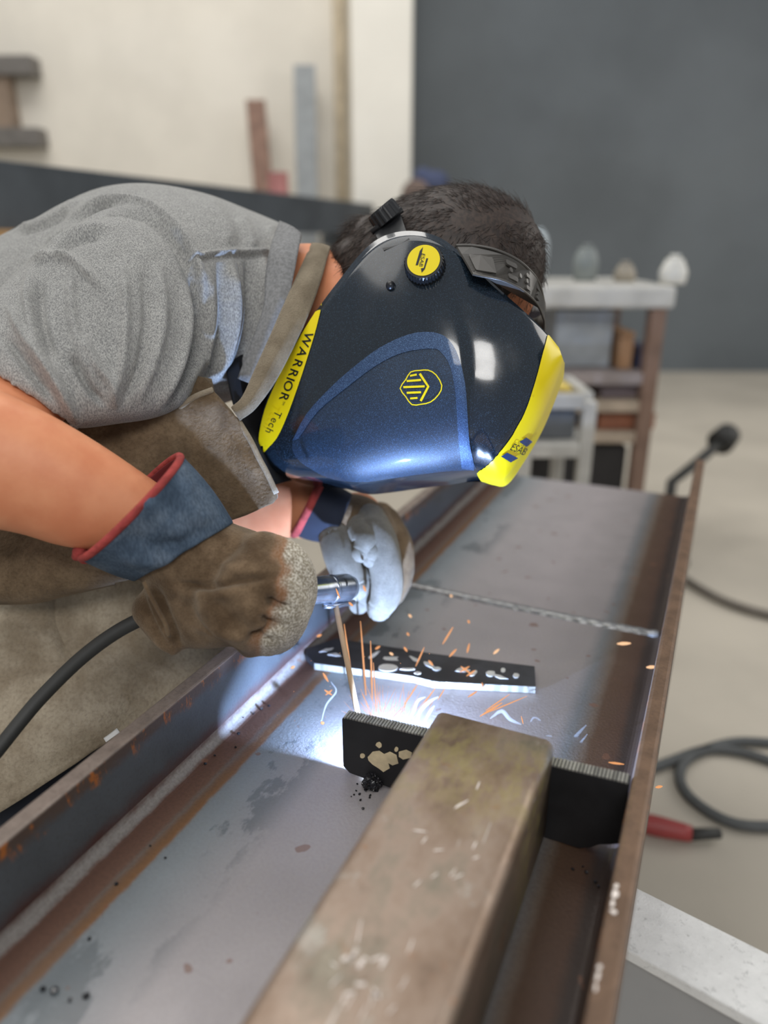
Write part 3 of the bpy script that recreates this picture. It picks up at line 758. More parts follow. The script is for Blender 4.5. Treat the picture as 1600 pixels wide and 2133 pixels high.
# ------------------------------------------------------------------ head frame: X face, Y crown, Z the welder's right (towards the room)
HO = W(900, 760, 0.86)
ZH = -AF * 0.95 - AX * 0.22 - AD * 0.12; ZH /= np.linalg.norm(ZH)
YH = AX * 0.95 - AD * 0.31; YH -= ZH * (YH @ ZH); YH /= np.linalg.norm(YH)
XH = np.cross(YH, ZH)
if XH @ AD < 0: XH = -XH
def H(x, y, h):
    """pixel (x, y) on the plane h metres to the right of the head's middle plane"""
    d = W(x, y, 1) - CAM; t = ((HO - CAM) @ ZH + h) / (d @ ZH); return CAM + d * t
def mirror(v):
    v = np.asarray(v); return v - 2 * ((v - HO) @ ZH)[:, None] * ZH
HC = H(915, 602, 0.0)
HB = np.stack([XH, YH, ZH], 1)                   # local -> world
def hp_(x, y, z): return HC + HB @ np.array([x, y, z])

# ------------------------------------------------------------------ cloth and skin materials
def shirt_mat():
    m = Mat('grey_heather', 0.95, 0.0, 0.1)
    a = m.noise(850, 3, 0.7, (1, 1, 0.4), rot=(0.3, 0.5, 0)); b = m.noise(60, 5, 0.6)
    c = m.mix(m.step(a, 0.30, 0.70), S(116, 116, 116), S(188, 187, 182))
    c = m.mix(m.math('MULTIPLY', m.step(b, 0.3, 0.8), 0.25), c, S(120, 119, 116))
    m.color(c); m.b.inputs['Sheen Weight'].default_value = 0.15
    m.bump(m.math('ADD', a, m.math('MULTIPLY', m.noise(90, 4), 1.5)), 0.25, 0.0012); return m.m
def skin_mat():
    m = Mat('skin', 0.48, 0.0, 0.4)
    n = m.noise(26, 5); f = m.noise(240, 3)
    m.color(m.mix(m.step(n, 0.25, 0.75), S(216, 136, 96), S(232, 158, 116)))
    m.b.inputs['Subsurface Weight'].default_value = 0.08; m.b.inputs['Subsurface Radius'].default_value = (0.01, 0.004, 0.002)
    m.bump(f, 0.15, 0.001); return m.m
def denim():
    m = Mat('blue_denim', 0.95, 0, 0.1)
    n = m.noise(18, 5, 0.6); a = m.noise(520, 2, 0.5, (1, 1, 0.3))
    c = m.ramp(n, [(0.3, S(60, 74, 90)), (0.5, S(88, 104, 122)), (0.62, S(112, 126, 142)), (0.75, S(104, 108, 112))])
    m.color(m.mix(m.math('MULTIPLY', m.step(a, 0.35, 0.65), 0.4), c, S(44, 54, 68))); m.bump(a, 0.3, 0.001); return m.m
M['shirt'] = shirt_mat(); M['skin'] = skin_mat(); M['denim'] = denim()
M['collar'] = simple('collar_rib', S(132, 132, 132), 0.95, var=0.2, scale=300)
M['apron'] = leather('brown_apron', S(88, 72, 54), S(136, 116, 92), 14).m
M['apron_light'] = leather('pale_apron', S(138, 124, 104), S(184, 172, 152), 12).m
M['strap'] = leather('strap_suede', S(120, 108, 90), S(146, 134, 114), 30, 0.4).m
M['hem'] = leather('hem_suede', S(150, 136, 116), S(178, 166, 146), 40, 0.4).m
M['glove_brown'] = leather('glove_suede', S(88, 70, 52), S(134, 112, 86), 26, 0.3).m
M['pale_glove'] = leather('pale_suede', S(104, 100, 92), S(132, 128, 120), 30, 0.3).m
M['piping'] = simple('red_piping', S(158, 62, 58), 0.9, var=0.3, scale=60, bump=0.6, bscale=160)
M['lining'] = simple('red_lining', S(110, 40, 44), 0.9)
M['navy'] = simple('navy_cloth', S(34, 39, 52), 0.95, var=0.2)
M['hair'] = simple('dark_hair', S(52, 40, 33), 0.55, var=0.5, scale=260, stretch=(1, 1, 0.5))
M['boot'] = simple('boot_leather', S(50, 42, 36), 0.6)
def glove_two_tone():
    m = leather('worn_glove', S(84, 66, 48), S(132, 110, 86), 26, 0.3)
    src = m.b.inputs['Base Color'].links[0].from_socket
    f = m.noise(500, 3)
    pale = m.mix(m.step(f, 0.4, 0.65), S(150, 140, 122), S(226, 220, 206))
    t = m.attr('pale'); warm = m.math('MULTIPLY', m.math('MULTIPLY', t, m.math('SUBTRACT', 1.0, t)), 2.6)
    c = m.mix(t, src, pale); m.color(m.mix(warm, c, S(150, 98, 58))); return m.m
M['glove'] = glove_two_tone()

# ------------------------------------------------------------------ the welder
man = empty('person', (W(-300, 900, 1.0)[0], W(-300, 900, 1.0)[1], 0.0),
            label='person bent over the beam in grey shirt and leather apron, welding in a dark mask', cat='person')
mo = np.array(man.location)
def own(name, me, mat, smooth=True, parent=None, **k):
    """link a mesh given in world coordinates under the welder"""
    p = parent or man
    set_verts(me, verts_of(me) - mo)
    return link(name, me, mat, p, smooth, **k)
RZ = lambda x, y, z: np.array([x, y, z])
pel = W(-330, 880, 1.0)
kneeR, kneeL = W(130, 1650, 0.93), W(-60, 1420, 1.22)
footR, footL = np.array([kneeR[0] - 0.16, kneeR[1] + 0.02, 0.085]), np.array([kneeL[0] - 0.16, kneeL[1] + 0.02, 0.085])
hipR, hipL = W(-330, 960, 0.93), W(-330, 930, 1.1)
neck0 = W(648, 598, 0.905)
arm_up = [(60, 660, 250, 770, .78, .044), (-50, 730, 150, 860, .735, .048), (-150, 830, 60, 960, .69, .05), (-235, 880, -40, 1060, .655, .047), (-240, 930, -110, 1095, .645, .035)]
arm_fw = [(-260, 830, -190, 1090, .640, .036), (-160, 795, -120, 1100, .645, .046), (-40, 800, -50, 1098, .652, .049), (80, 850, 40, 1112, .662, .047), (190, 912, 125, 1138, .672, .042), (290, 978, 215, 1152, .682, .034), (380, 1042, 310, 1180, .692, .029), (470, 1110, 400, 1230, .70, .028)]
armL = [(430, 950, 440, 1130, 1.03, .045), (500, 965, 505, 1140, 1.01, .045), (570, 980, 560, 1132, .99, .043), (655, 1005, 605, 1120, .975, .040), (720, 1050, 680, 1130, .965, .03)]
head = [ball(HC, 1.0, 24, HB @ np.diag([0.098, 0.122, 0.077])), ball(hp_(0.055, -0.075, 0), 0.055, 16, HB @ np.diag([1.0, 0.9, 0.85])),
        ball(hp_(0.10, -0.02, 0), 0.016, 10), ball(hp_(0.095, 0.03, 0.03), 0.014, 10), ball(hp_(0.095, 0.03, -0.03), 0.014, 10),
        ball(hp_(-0.005, -0.01, 0.078), 0.022, 10, HB @ np.diag([0.7, 1.3, 0.4])), ball(hp_(-0.005, -0.01, -0.078), 0.022, 10, HB @ np.diag([0.7, 1.3, 0.4]))]
body = fused(head + [
    chain([(hp_(-0.01, -0.06, 0), .058), (hp_(-0.03, -0.13, 0), .057), (neck0, .052), (W(520, 640, 1.0), .07)]),
    chain([(W(520, 640, 1.01), .085), (W(330, 650, .95), .12), (W(80, 720, .97), .10), (W(-150, 800, .99), .10), (pel, .125)]),
    chain([(W(430, 640, .96), .05), (W(300, 590, .85), .05), (W(150, 700, .78), .047)]),
    loft(arm_up), loft(arm_fw), chain([(W(420, 1130, .70), .03), (W(500, 1190, .70), .036), (W(540, 1230, .70), .03)]),
    chain([(W(420, 660, 1.03), .06), (W(400, 660, 1.09), .055), (W(330, 900, 1.1), .048), (W(400, 1035, 1.05), .045), (W(480, 1050, 1.02), .042)]),
    loft(armL), chain([(W(690, 1080, .97), .03), (W(745, 1080, .97), .036)]),
    chain([(hipR, .085), (kneeR, .06), (footR, .045)]), chain([(hipL, .085), (kneeL, .06), (footL, .045)]),
    chain([(footR, .045), (footR + RZ(0.13, 0, -0.03), .035)]), chain([(footL, .045), (footL + RZ(0.13, 0, -0.03), .035)])], 0.007, 5, 1, 'body')
own('body', body, M['skin'])

# shirt: trunk, sleeve and far sleeve in one skin
hem = [(-95, 715, 168, 893, .735, .064)]
shirt = fused([
    loft([(-520, 640, -400, 1150, 1.02, .15), (-420, 630, -320, 1140, 1.01, .16), (-150, 560, -70, 1090, .985, .17), (60, 466, 80, 1010, .965, .175), (190, 402, 210, 960, .95, .18),
          (300, 387, 330, 900, .945, .185), (420, 405, 430, 850, .955, .175), (520, 440, 500, 825, .97, .14), (590, 468, 545, 790, .965, .105), (618, 482, 575, 740, .95, .08), (624, 500, 590, 700, .945, .065)]),
    loft([(400, 470, 470, 640, .87, .05), (330, 440, 440, 700, .85, .075), (235, 432, 420, 770, .825, .083), (140, 480, 395, 832, .80, .084), (40, 560, 330, 868, .775, .08), (-40, 645, 235, 884, .752, .073),
          *hem, (-85, 720, 160, 888, .737, .058), (-20, 680, 190, 840, .752, .054), (40, 640, 220, 790, .77, .04)]),
    loft([(420, 520, 440, 680, 1.05, .06), (400, 540, 420, 760, 1.1, .075), (350, 600, 400, 860, 1.13, .075), (300, 700, 380, 930, 1.14, .07)])], 0.0044, 5, 1, 'shirt')
Lf = []
def fo(h, w, *pts): Lf.append((list(pts), h * 1.6, w * 0.8))
fo(.007, 13, (150, 447), (215, 425), (290, 428), (350, 462), (395, 515), (415, 575), (418, 650))            # armhole seam
fo(-.006, 10, (165, 462), (220, 440), (285, 445), (335, 475), (378, 530), (398, 590))
fo(.004, 14, (95, 520), (130, 490), (180, 478), (230, 470)); fo(-.004, 10, (110, 535), (150, 505), (210, 492))
fo(.006, 12, (60, 545), (130, 535), (170, 560), (210, 600)); fo(.005, 14, (65, 560), (60, 640), (85, 740), (150, 860))
fo(-.005, 12, (82, 580), (85, 660), (110, 750)); fo(.004, 13, (150, 560), (150, 650), (170, 740), (200, 800))
fo(.006, 13, (20, 640), (60, 720), (110, 790), (160, 880)); fo(-.005, 10, (10, 700), (60, 770), (110, 830))
fo(.005, 12, (170, 700), (200, 760), (230, 800), (240, 850)); fo(-.006, 9, (150, 740), (180, 800), (215, 840))
fo(.005, 14, (255, 560), (262, 660), (255, 760), (235, 830)); fo(.004, 14, (330, 560), (340, 650), (325, 740), (290, 830))
fo(-.004, 12, (300, 560), (305, 660), (290, 760), (255, 850)); fo(.005, 12, (385, 600), (390, 680), (370, 770), (330, 850))
fo(-.010, 9, (402, 560), (412, 640), (408, 720), (385, 790), (350, 850))                                      # crease between sleeve and chest
fo(.005, 12, (430, 560), (440, 640), (432, 720), (405, 790)); fo(.006, 12, (480, 545), (490, 640), (478, 720), (440, 800))
fo(-.005, 9, (458, 550), (466, 640), (455, 730), (425, 800)); fo(.009, 14, (545, 530), (548, 610), (535, 690), (500, 770), (470, 820))
fo(-.006, 8, (515, 540), (520, 640), (508, 720), (475, 800)); fo(-.012, 9, (566, 560), (568, 630), (552, 700), (520, 770))
fo(.003, 5, (395, 540), (440, 528), (500, 524), (560, 526), (600, 520)); fo(-.003, 5, (395, 549), (440, 538), (500, 534), (560, 536))   # shoulder seam
fo(.003, 16, (500, 450), (520, 490), (528, 520)); fo(.003, 14, (560, 470), (575, 500), (580, 520)); fo(.003, 20, (430, 410), (470, 470), (480, 515))
fo(.006, 10, (0, 450), (60, 470), (120, 440), (180, 410)); fo(-.005, 8, (20, 490), (90, 470), (140, 445))
fo(.004, 5, (-60, 752), (0, 792), (70, 838), (130, 876), (168, 893))
folds(shirt, Lf)
own('shirt', shirt, M['shirt'])
collar = sheet([[(584, 464, .90), (606, 474, .875), (628, 490, .862)], [(566, 516, .842), (594, 522, .83), (620, 530, .832)], [(556, 578, .83), (588, 584, .817), (609, 588, .818)],
                [(552, 640, .82), (574, 644, .812), (597, 648, .814)], [(530, 705, .822), (552, 712, .814), (575, 718, .816)], [(498, 790, .825), (518, 798, .818), (534, 806, .82)]], 5, .006, 'collar')
own('collar', collar, M['collar'])
dark = sheet([[(470, 760, .84), (530, 720, .86), (600, 660, .88)], [(490, 850, .83), (560, 830, .90), (640, 800, .94)], [(530, 930, .82), (590, 930, .92), (660, 910, .97)], [(570, 1010, .82), (610, 1000, .93), (680, 980, .98)]], 5, .003, 'chest_shade_sheet')
M['shade_black'] = simple('shade_black', S(20, 21, 25), 0.95)
own('chest_shade_sheet', dark, M['shade_black'])  # black sheet added for the shade between chest and mask

# apron: neck strap, bib, folded flap, skirt
strap = sheet([[(652, 508, .885), (670, 510, .862), (688, 516, .858)], [(621, 574, .828), (644, 578, .82), (668, 584, .826)], [(591, 640, .806), (618, 644, .80), (645, 650, .804)],
               [(564, 702, .796), (590, 708, .79), (616, 714, .794)], [(534, 768, .79), (554, 780, .784), (574, 794, .788)], [(506, 828, .782), (520, 840, .778), (532, 850, .782)], [(482, 850, .778), (490, 862, .776), (500, 876, .778)]], 5, .0045, 'neck_strap')
own('neck_strap', strap, M['strap'])
bib = sheet([[(100, 770, .765), (220, 780, .765), (330, 770, .765), (440, 790, .79)], [(120, 900, .765), (240, 910, .765), (350, 890, .77), (460, 870, .79)],
             [(150, 1040, .77), (260, 1040, .77), (380, 1010, .785), (500, 960, .80)], [(120, 1130, .785), (250, 1130, .785), (390, 1100, .80), (520, 1050, .81)]], 6, .004, 'apron_bib')
own('apron_bib', bib, M['apron'])
flap = sheet([[(440, 812, .775), (452, 822, .775), (475, 850, .778), (494, 872, .782)], [(372, 850, .775), (420, 870, .778), (480, 895, .788), (522, 920, .785)],
              [(345, 905, .782), (410, 935, .782), (490, 960, .788), (553, 975, .785)], [(352, 985, .79), (420, 1010, .787), (500, 1015, .79), (577, 1030, .785)], [(380, 1075, .80), (440, 1090, .795), (500, 1078, .792), (570, 1047, .788)]], 6, .0045, 'apron_flap')
folds(flap, [([(470, 860), (500, 930), (540, 1000)], .005, 14), ([(420, 900), (440, 980), (470, 1050)], .004, 20)])
own('apron_flap', flap, M['apron'])
own('flap_hem', mesh('flap_hem', *tube([W(*p) for p in [(444, 812, .773), (408, 826, .773), (376, 848, .773), (355, 880, .777), (346, 910, .78), (350, 940, .783)]], .0032, 8, True, 4)), M['hem'])
own('flap_hem', mesh('flap_hem', *tube([W(*p) for p in [(494, 872, .784), (522, 918, .781), (540, 955, .780), (556, 985, .780), (576, 1028, .781)]], .003, 8, True, 4)), M['hem'])
own('loose_thread', mesh('loose_thread', *tube([W(*p) for p in [(366, 868, .772), (366, 890, .772), (358, 925, .776), (354, 955, .778)]], .0005, 6, True, 4)), M['hem'])
skirt_top = sheet([[(-80, 1060, .80), (60, 1075, .795), (190, 1120, .79), (300, 1180, .79)], [(-80, 1130, .785), (60, 1140, .78), (180, 1160, .78), (290, 1195, .785)],
                   [(-80, 1195, .78), (60, 1195, .775), (170, 1195, .778), (270, 1205, .785)], [(-80, 1245, .79), (60, 1245, .79), (140, 1232, .792), (240, 1210, .795)], [(-80, 1255, .83), (60, 1255, .83), (140, 1238, .83), (240, 1215, .83)]], 5, .004, 'apron_pocket')
folds(skirt_top, [([(20, 1095), (90, 1140), (180, 1180), (260, 1192)], -.006, 8)])
own('apron_pocket', skirt_top, M['apron'])
skirt = sheet([[(-120, 1150, .88), (60, 1150, .88), (200, 1150, .88), (330, 1150, .86), (470, 1160, .86)], [(-120, 1310, .85), (60, 1310, .845), (190, 1300, .86), (310, 1310, .85), (500, 1300, .90)],
               [(-120, 1430, .83), (60, 1420, .82), (190, 1400, .825), (320, 1380, .85), (520, 1350, .91)], [(-120, 1570, .81), (50, 1540, .80), (180, 1490, .805), (310, 1440, .84), (520, 1380, .91)],
               [(-120, 1760, .81), (20, 1680, .80), (140, 1600, .805), (250, 1530, .83), (500, 1420, .90)]], 6, .004, 'apron_skirt')
folds(skirt, [([(140, 1230), (145, 1300), (150, 1380)], -.018, 22), ([(210, 1240), (215, 1300), (200, 1370)], .008, 20), ([(0, 1290), (100, 1330), (160, 1370)], .008, 24),
              ([(60, 1420), (170, 1400), (300, 1420)], .007, 30), ([(30, 1600), (140, 1540), (260, 1480)], .006, 30), ([(0, 1370), (80, 1390), (150, 1380)], -.008, 18)])
own('apron_skirt', skirt, M['apron_light'])
legs = fused([chain([(hipR, .098), (kneeR, .088), (footR + RZ(0, 0, .03), .062)]), chain([(hipL, .098), (kneeL, .078), (footL + RZ(0, 0, .03), .062)]), chain([(hipR, .1), (pel, .135), (hipL, .1)])], 0.012, 5, 1, 'trousers')
own('trousers', legs, M['navy'])
lab = sheet([[(216, 1538, .755), (230, 1528, .755), (244, 1517, .755)], [(221, 1546, .75), (235, 1536, .75), (250, 1526, .75)]], 3, .001, 'leg_label')
own('leg_label', lab, M['chalk'], label='small pale label on the trouser leg')
for fpt in (footR, footL):
    bt = fused([chain([(fpt + RZ(-0.03, 0, .04), .06), (fpt + RZ(0, 0, -0.03), .055), (fpt + RZ(0.13, 0, -0.045), .04)])], .008, 3, 0, 'boot')
    vv = verts_of(bt); vv[:, 2] = np.maximum(vv[:, 2], 0.002); set_verts(bt, vv)
    own('boot', bt, M['boot'])

# hair: a cap of thick hair, then loose locks
def hair():
    cap = fused([ball(HC + XH * -0.012, 1.0, 26, HB @ np.diag([0.103, 0.130, 0.086])), ball(H(745, 530, 0.0), 0.028, 14), ball(H(732, 545, 0.02), 0.026, 14), ball(H(775, 520, 0), .04, 14)], 0.005, 3, 0, 'hair')
    bm = bmesh.new(); bm.from_mesh(cap); bpy.data.meshes.remove(cap)
    def front(p):
        l = HB.T @ (np.array(p) - HC); return l[0] > 0.045 + 1.1 * max(0, l[1])
    bmesh.ops.delete(bm, geom=[q for q in bm.faces if front(q.calc_center_median())], context='FACES')
    bm.normal_update()
    fs = [(np.array(q.calc_center_median()), np.array(q.normal), q.calc_area()) for q in bm.faces]
    me = bpy.data.meshes.new('hair_cap'); bm.to_mesh(me); bm.free()
    ar = np.array([a for _, _, a in fs]); pick = rng.choice(len(fs), 11000, p=ar / ar.sum())
    V, F, n0 = [], [], 0
    for i in pick:
        c, nn, _ = fs[i]; l = HB.T @ (c - HC)
        flow = -YH * 0.9 + (-XH) * 0.18 * rng.normal() + ZH * 0.25 * rng.normal()
        if l[1] > 0.05: flow = -XH * 0.7 + -YH * 0.25 + ZH * 0.35 * rng.normal() + YH * 0.3 * rng.normal()
        if l[0] > -0.02 and l[1] > 0.02: flow = flow + XH * 0.9
        flow = flow - nn * (flow @ nn); flow /= np.linalg.norm(flow) + 1e-9
        L = rng.uniform(0.014, 0.034); side = np.cross(flow, nn) * rng.uniform(0.0003, 0.0008)
        lift = rng.uniform(0.0, 0.10) + (0.22 * rng.random() if rng.random() < .3 else 0); curl = np.cross(flow, nn) * rng.normal() * 0.25
        c = c - nn * 0.002
        for s in range(4):
            t = s / 3; p = c + flow * L * t + curl * L * t * t + nn * (L * lift * math.sin(t * 1.9) * 0.8)
            k = 1.0 - 0.85 * t
            V += [p - side * k, p + side * k, p + nn * 0.0005 * k]
        for s in range(3):
            a = n0 + s * 3
            F += [(a, a + 1, a + 4, a + 3), (a + 1, a + 2, a + 5, a + 4), (a + 2, a, a + 3, a + 5)]
        n0 += 12
    cv = [tuple(p.co) for p in me.vertices]; cf = [tuple(p.vertices) for p in me.polygons]
    bpy.data.meshes.remove(me)
    V2, F2 = join([(cv, cf), (V, F)])
    return mesh('hair', V2, F2)
own('hair', hair(), M['hair'])
# ------------------------------------------------------------------ gloves (worn: children of the welder)
def glove_root(name, **k):
    o = bpy.data.objects.new(name, None); COL.objects.link(o); o.parent = man; return tag(o, **k)
def gl(name, me, mat, parent, smooth=True, **k): return own(name, me, mat, smooth, parent, **k)
# right glove
g1 = glove_root('glove')
cuff_s = [(374, 950, 168, 1160, .675, .062, 0, -9, -12), (412, 990, 200, 1176, .685, .060, 0, -6, -8), (448, 1035, 240, 1194, .692, .058, 0, -3, -3), (484, 1092, 284, 1208, .70, .054)]
def open_loft(secs, thick, name, n=40, sub=5, p=2.2):
    v, f = loft(secs, n, sub, False, p)
    return baked(mesh(name, v, f), [('SOLIDIFY', dict(thickness=thick, offset=0)), ('SUBSURF', dict(levels=1, render_levels=1))])
cuff = open_loft(cuff_s, .004, 'cuff')
folds(cuff, [([(300, 1030), (340, 1090), (400, 1130)], .005, 16), ([(260, 1110), (330, 1140), (420, 1110)], -.004, 14), ([(380, 1000), (400, 1060), (440, 1090)], .004, 16), ([(240, 1150), (300, 1170), (370, 1165)], .004, 14)])
gl('cuff', cuff, M['denim'], g1)
def rim(secs, k, r, name, grow=1.0):
    v, f = loft([secs[k], secs[k]], 40, 1, False, 2.2); v = np.array(v[:40]); c = v.mean(0); v = c + (v - c) * grow
    return mesh(name, *tube(np.vstack([v, v[:1]]), r, 8, False))
gl('piping', rim(cuff_s, 0, .0036, 'piping', 1.0), M['piping'], g1)
gl('piping_knot', fused([ball(W(166, 1150, .672), .007, 10), ball(W(176, 1162, .672), .006, 10), ball(W(160, 1158, .675), .005, 10)], .0016, 1, 0, 'piping_knot'), M['piping'], g1)
gl('lining', open_loft([(s[0] - 6, s[1] + 6, s[2] + 6, s[3] - 6, s[4], s[5] - .005, *s[6:]) for s in cuff_s[:3]], .001, 'lining'), M['lining'], g1)
F1 = [[(548, 1150, .668, .020), (598, 1172, .664, .020), (622, 1222, .676, .0185), (612, 1278, .700, .0165), (596, 1308, .716, .014)],
      [(520, 1190, .655, .021), (572, 1222, .652, .021), (606, 1272, .668, .0185), (592, 1318, .694, .016), (574, 1338, .712, .013)],
      [(490, 1230, .652, .021), (540, 1268, .650, .020), (572, 1310, .668, .0175), (560, 1338, .692, .014)],
      [(455, 1262, .655, .020), (500, 1306, .656, .018), (528, 1332, .676, .015), (520, 1345, .695, .012)]]
gm = fused([loft([(470, 1080, 270, 1200, .70, .050), (490, 1092, 300, 1216, .70, .050), (545, 1112, 318, 1268, .70, .049), (592, 1150, 348, 1320, .698, .047), (616, 1196, 392, 1350, .695, .043), (618, 1246, 452, 1350, .692, .036), (600, 1286, 520, 1338, .69, .026)])] +
           [chain([(W(x, y, z), r) for x, y, z, r in f]) for f in F1] +
           [chain([(W(470, 1150, .73), .022), (W(560, 1185, .735), .018), (W(612, 1200, .74), .014)]),
            chain([(W(318, 1270, .70), .02), (W(345, 1330, .69), .012), (W(362, 1352, .688), .007)])], .0042, 3, 1, 'hand')
folds(gm, [([(360, 1215), (430, 1222), (500, 1210), (560, 1205)], -.006, 8), ([(370, 1235), (440, 1240), (520, 1230)], .004, 14), ([(310, 1225), (335, 1290), (362, 1345)], .005, 8), ([(325, 1225), (350, 1290), (375, 1350)], -.005, 8),
           ([(500, 1120), (560, 1165), (590, 1200)], .003, 14), ([(520, 1330), (555, 1312), (580, 1290)], -.006, 6), ([(556, 1246), (580, 1262), (606, 1268)], -.009, 6), ([(545, 1286), (566, 1300), (590, 1308)], -.010, 7), ([(520, 1322), (540, 1330), (566, 1336)], -.007, 6), ([(440, 1150), (470, 1180), (520, 1190)], .004, 16), ([(400, 1300), (460, 1320), (520, 1330)], .004, 12)])
x, y, z = proj(verts_of(gm))
edge = crom([(585, 1140), (588, 1180), (586, 1230), (570, 1272), (552, 1310), (530, 1345)], 6)
ex = np.interp(y, edge[:, 1], edge[:, 0])
wob = 6 * np.sin(y * 0.11) + 4 * np.sin(x * 0.2 + y * 0.05)
pale = 1 / (1 + np.exp(-(x - ex + wob) / 5.0))
paint(gm, 'pale', pale * (y > 1110))
gl('hand', gm, M['glove'], g1, label='brown suede hand with pale worn fingers')
gl('seam_welt', mesh('seam_welt', *tube([W(x, y, z) for x, y, z in [(300, 1212, .648), (313, 1240, .648), (330, 1272, .645), (345, 1300, .648), (352, 1325, .655)]], .0019, 8, True, 4)), M['glove_brown'], g1)
# left glove
g2 = glove_root('glove')
c2 = [(668, 995, 612, 1112, .965, .05, 0, -8, 4), (700, 1012, 650, 1124, .963, .05), (734, 1032, 695, 1130, .96, .046)]
gl('cuff', open_loft(c2, .004, 'cuff'), M['navy'], g2)
gl('piping', rim(c2, 0, .006, 'piping'), M['piping'], g2)
gl('hand', fused([loft([(728, 1026, 682, 1120, .965, .046), (770, 1036, 690, 1130, .965, .046), (808, 1066, 705, 1150, .965, .042), (830, 1110, 740, 1165, .97, .035)]),
    chain([(W(800, 1090, .99), .024), (W(830, 1140, .985), .021), (W(834, 1200, .975), .018), (W(822, 1240, .97), .014)]), chain([(W(790, 1080, 1.02), .024), (W(818, 1160, 1.01), .02), (W(800, 1215, 1.0), .016)])], .005, 4, 0, 'hand'), M['glove_brown'], g2)
PF = [[(770, 1085, .935, .022), (792, 1128, .915, .0215), (806, 1195, .905, .0205), (803, 1240, .902, .019), (790, 1268, .902, .0155)],
      [(750, 1100, .925, .018), (762, 1130, .905, .017), (752, 1152, .90, .012)], [(758, 1120, .92, .015), (776, 1148, .902, .013), (772, 1166, .90, .010)],
      [(700, 1120, .93, .022), (712, 1160, .915, .022), (728, 1205, .905, .019), (742, 1228, .90, .014)], [(738, 1190, .93, .018), (758, 1232, .925, .017), (748, 1258, .92, .013)]]
gl('fingers', mesh('fingers', *join([join([tube([W(x, y, z) for x, y, z, r in f], [r for *_, r in f], 16, True, 5), ball(W(*f[-1][:3]), f[-1][3], 16), ball(W(*f[0][:3]), f[0][3], 16)]) for f in PF])), M['pale_glove'], g2, label='pale grey leather fingers hanging down')

# ------------------------------------------------------------------ electrode holder, electrode, cable
eh = empty('electrode_holder', tuple(W(640, 1222, .755)), label='chrome electrode holder sticking out of the brown glove, rod clamped below it', cat='torch')
eo = np.array(eh.location)
def part(name, me, mat, parent, origin, smooth=True, **k):
    set_verts(me, verts_of(me) - origin); return link(name, me, mat, parent, smooth, **k)
M['chrome'] = simple('worn_chrome', S(150, 156, 166), 0.22, 0.9, var=0.25, scale=60)
M['black_plastic'] = simple('black_plastic', S(30, 31, 33), 0.35, var=0.1)
h0, h1 = W(470, 1248, .722), W(738, 1222, .850)
ht = lambda t: h0 + (h1 - h0) * t
part('barrel', mesh('barrel', *tube([ht(t) for t in (0.0, .3, .55, .6, .62, .93, .975, 1.0)], [.0150, .0152, .0154, .0155, .0153, .0158, .0128, .0058], 24)), M['chrome'], eh, eo)
part('collar', mesh('collar', *tube([ht(.775), ht(.785), ht(.80), ht(.81)], [.0152, .0164, .0164, .0154], 24)), M['chrome'], eh, eo)
vd = -(ht(.8) - CAM) / np.linalg.norm(ht(.8) - CAM)
ax_ = (h1 - h0) / np.linalg.norm(h1 - h0); upv = np.cross(ax_, vd); upv /= np.linalg.norm(upv)
if upv[2] < 0: upv = -upv
for t, r, a in ((.665, .0032, .35), (.895, .0062, .30)):
    nrm = vd * math.cos(a) + upv * math.sin(a); c = ht(t) + nrm * .0154
    part('screw', mesh('screw', *tube([c - nrm * .002, c + nrm * .0012, c + nrm * .0018], [r, r, r * .8], 18)), M['black_plastic'], eh, eo)
    part('screw_slot', mesh('screw_slot', *tube([c + nrm * .0019 - upv * r * .6, c + nrm * .0019 + upv * r * .6], [r * .16] * 2, 6)), M['chrome'], eh, eo)
ja = [ht(.72) - upv * .0180, ht(.80) - upv * .0192, ht(.985) - upv * .0175]
part('lower_jaw', mesh('lower_jaw', *tube(ja, [.003, .0034, .003], 10)), M['chrome'], eh, eo)
ARC = onz(770, 1608, WEB + 0.006)
e0 = W(697, 1250, .829)
link('electrode', mesh('electrode', *tube([e0, e0 + (ARC - e0) * .5, ARC + (e0 - ARC) / np.linalg.norm(e0 - ARC) * .006], [.0030, .0030, .0027], 12)), simple('flux_rod', S(172, 142, 108), 0.8, var=0.12), None, True,
     label='tan flux-coated welding rod slanting from the holder down to the arc', cat='electrode')
cab = crom([W(470, 1248, .712), W(400, 1255, .703), W(330, 1275, .70), W(250, 1312, .698), W(170, 1370, .694), W(90, 1448, .686), W(40, 1506, .676), W(-20, 1580, .66), W(-120, 1690, .63), W(-200, 1900, .62), np.array([-0.50, 0.25, 0.25]), np.array([-0.58, 0.15, 0.02]), np.array([-0.9, 0.0, 0.0075])], 6)
link('welding_cable', mesh('welding_cable', *tube(cab, .0068, 12)), M['black_rubber'], None, True, label='dark rubber welding cable running from the glove down past the apron', cat='cable')
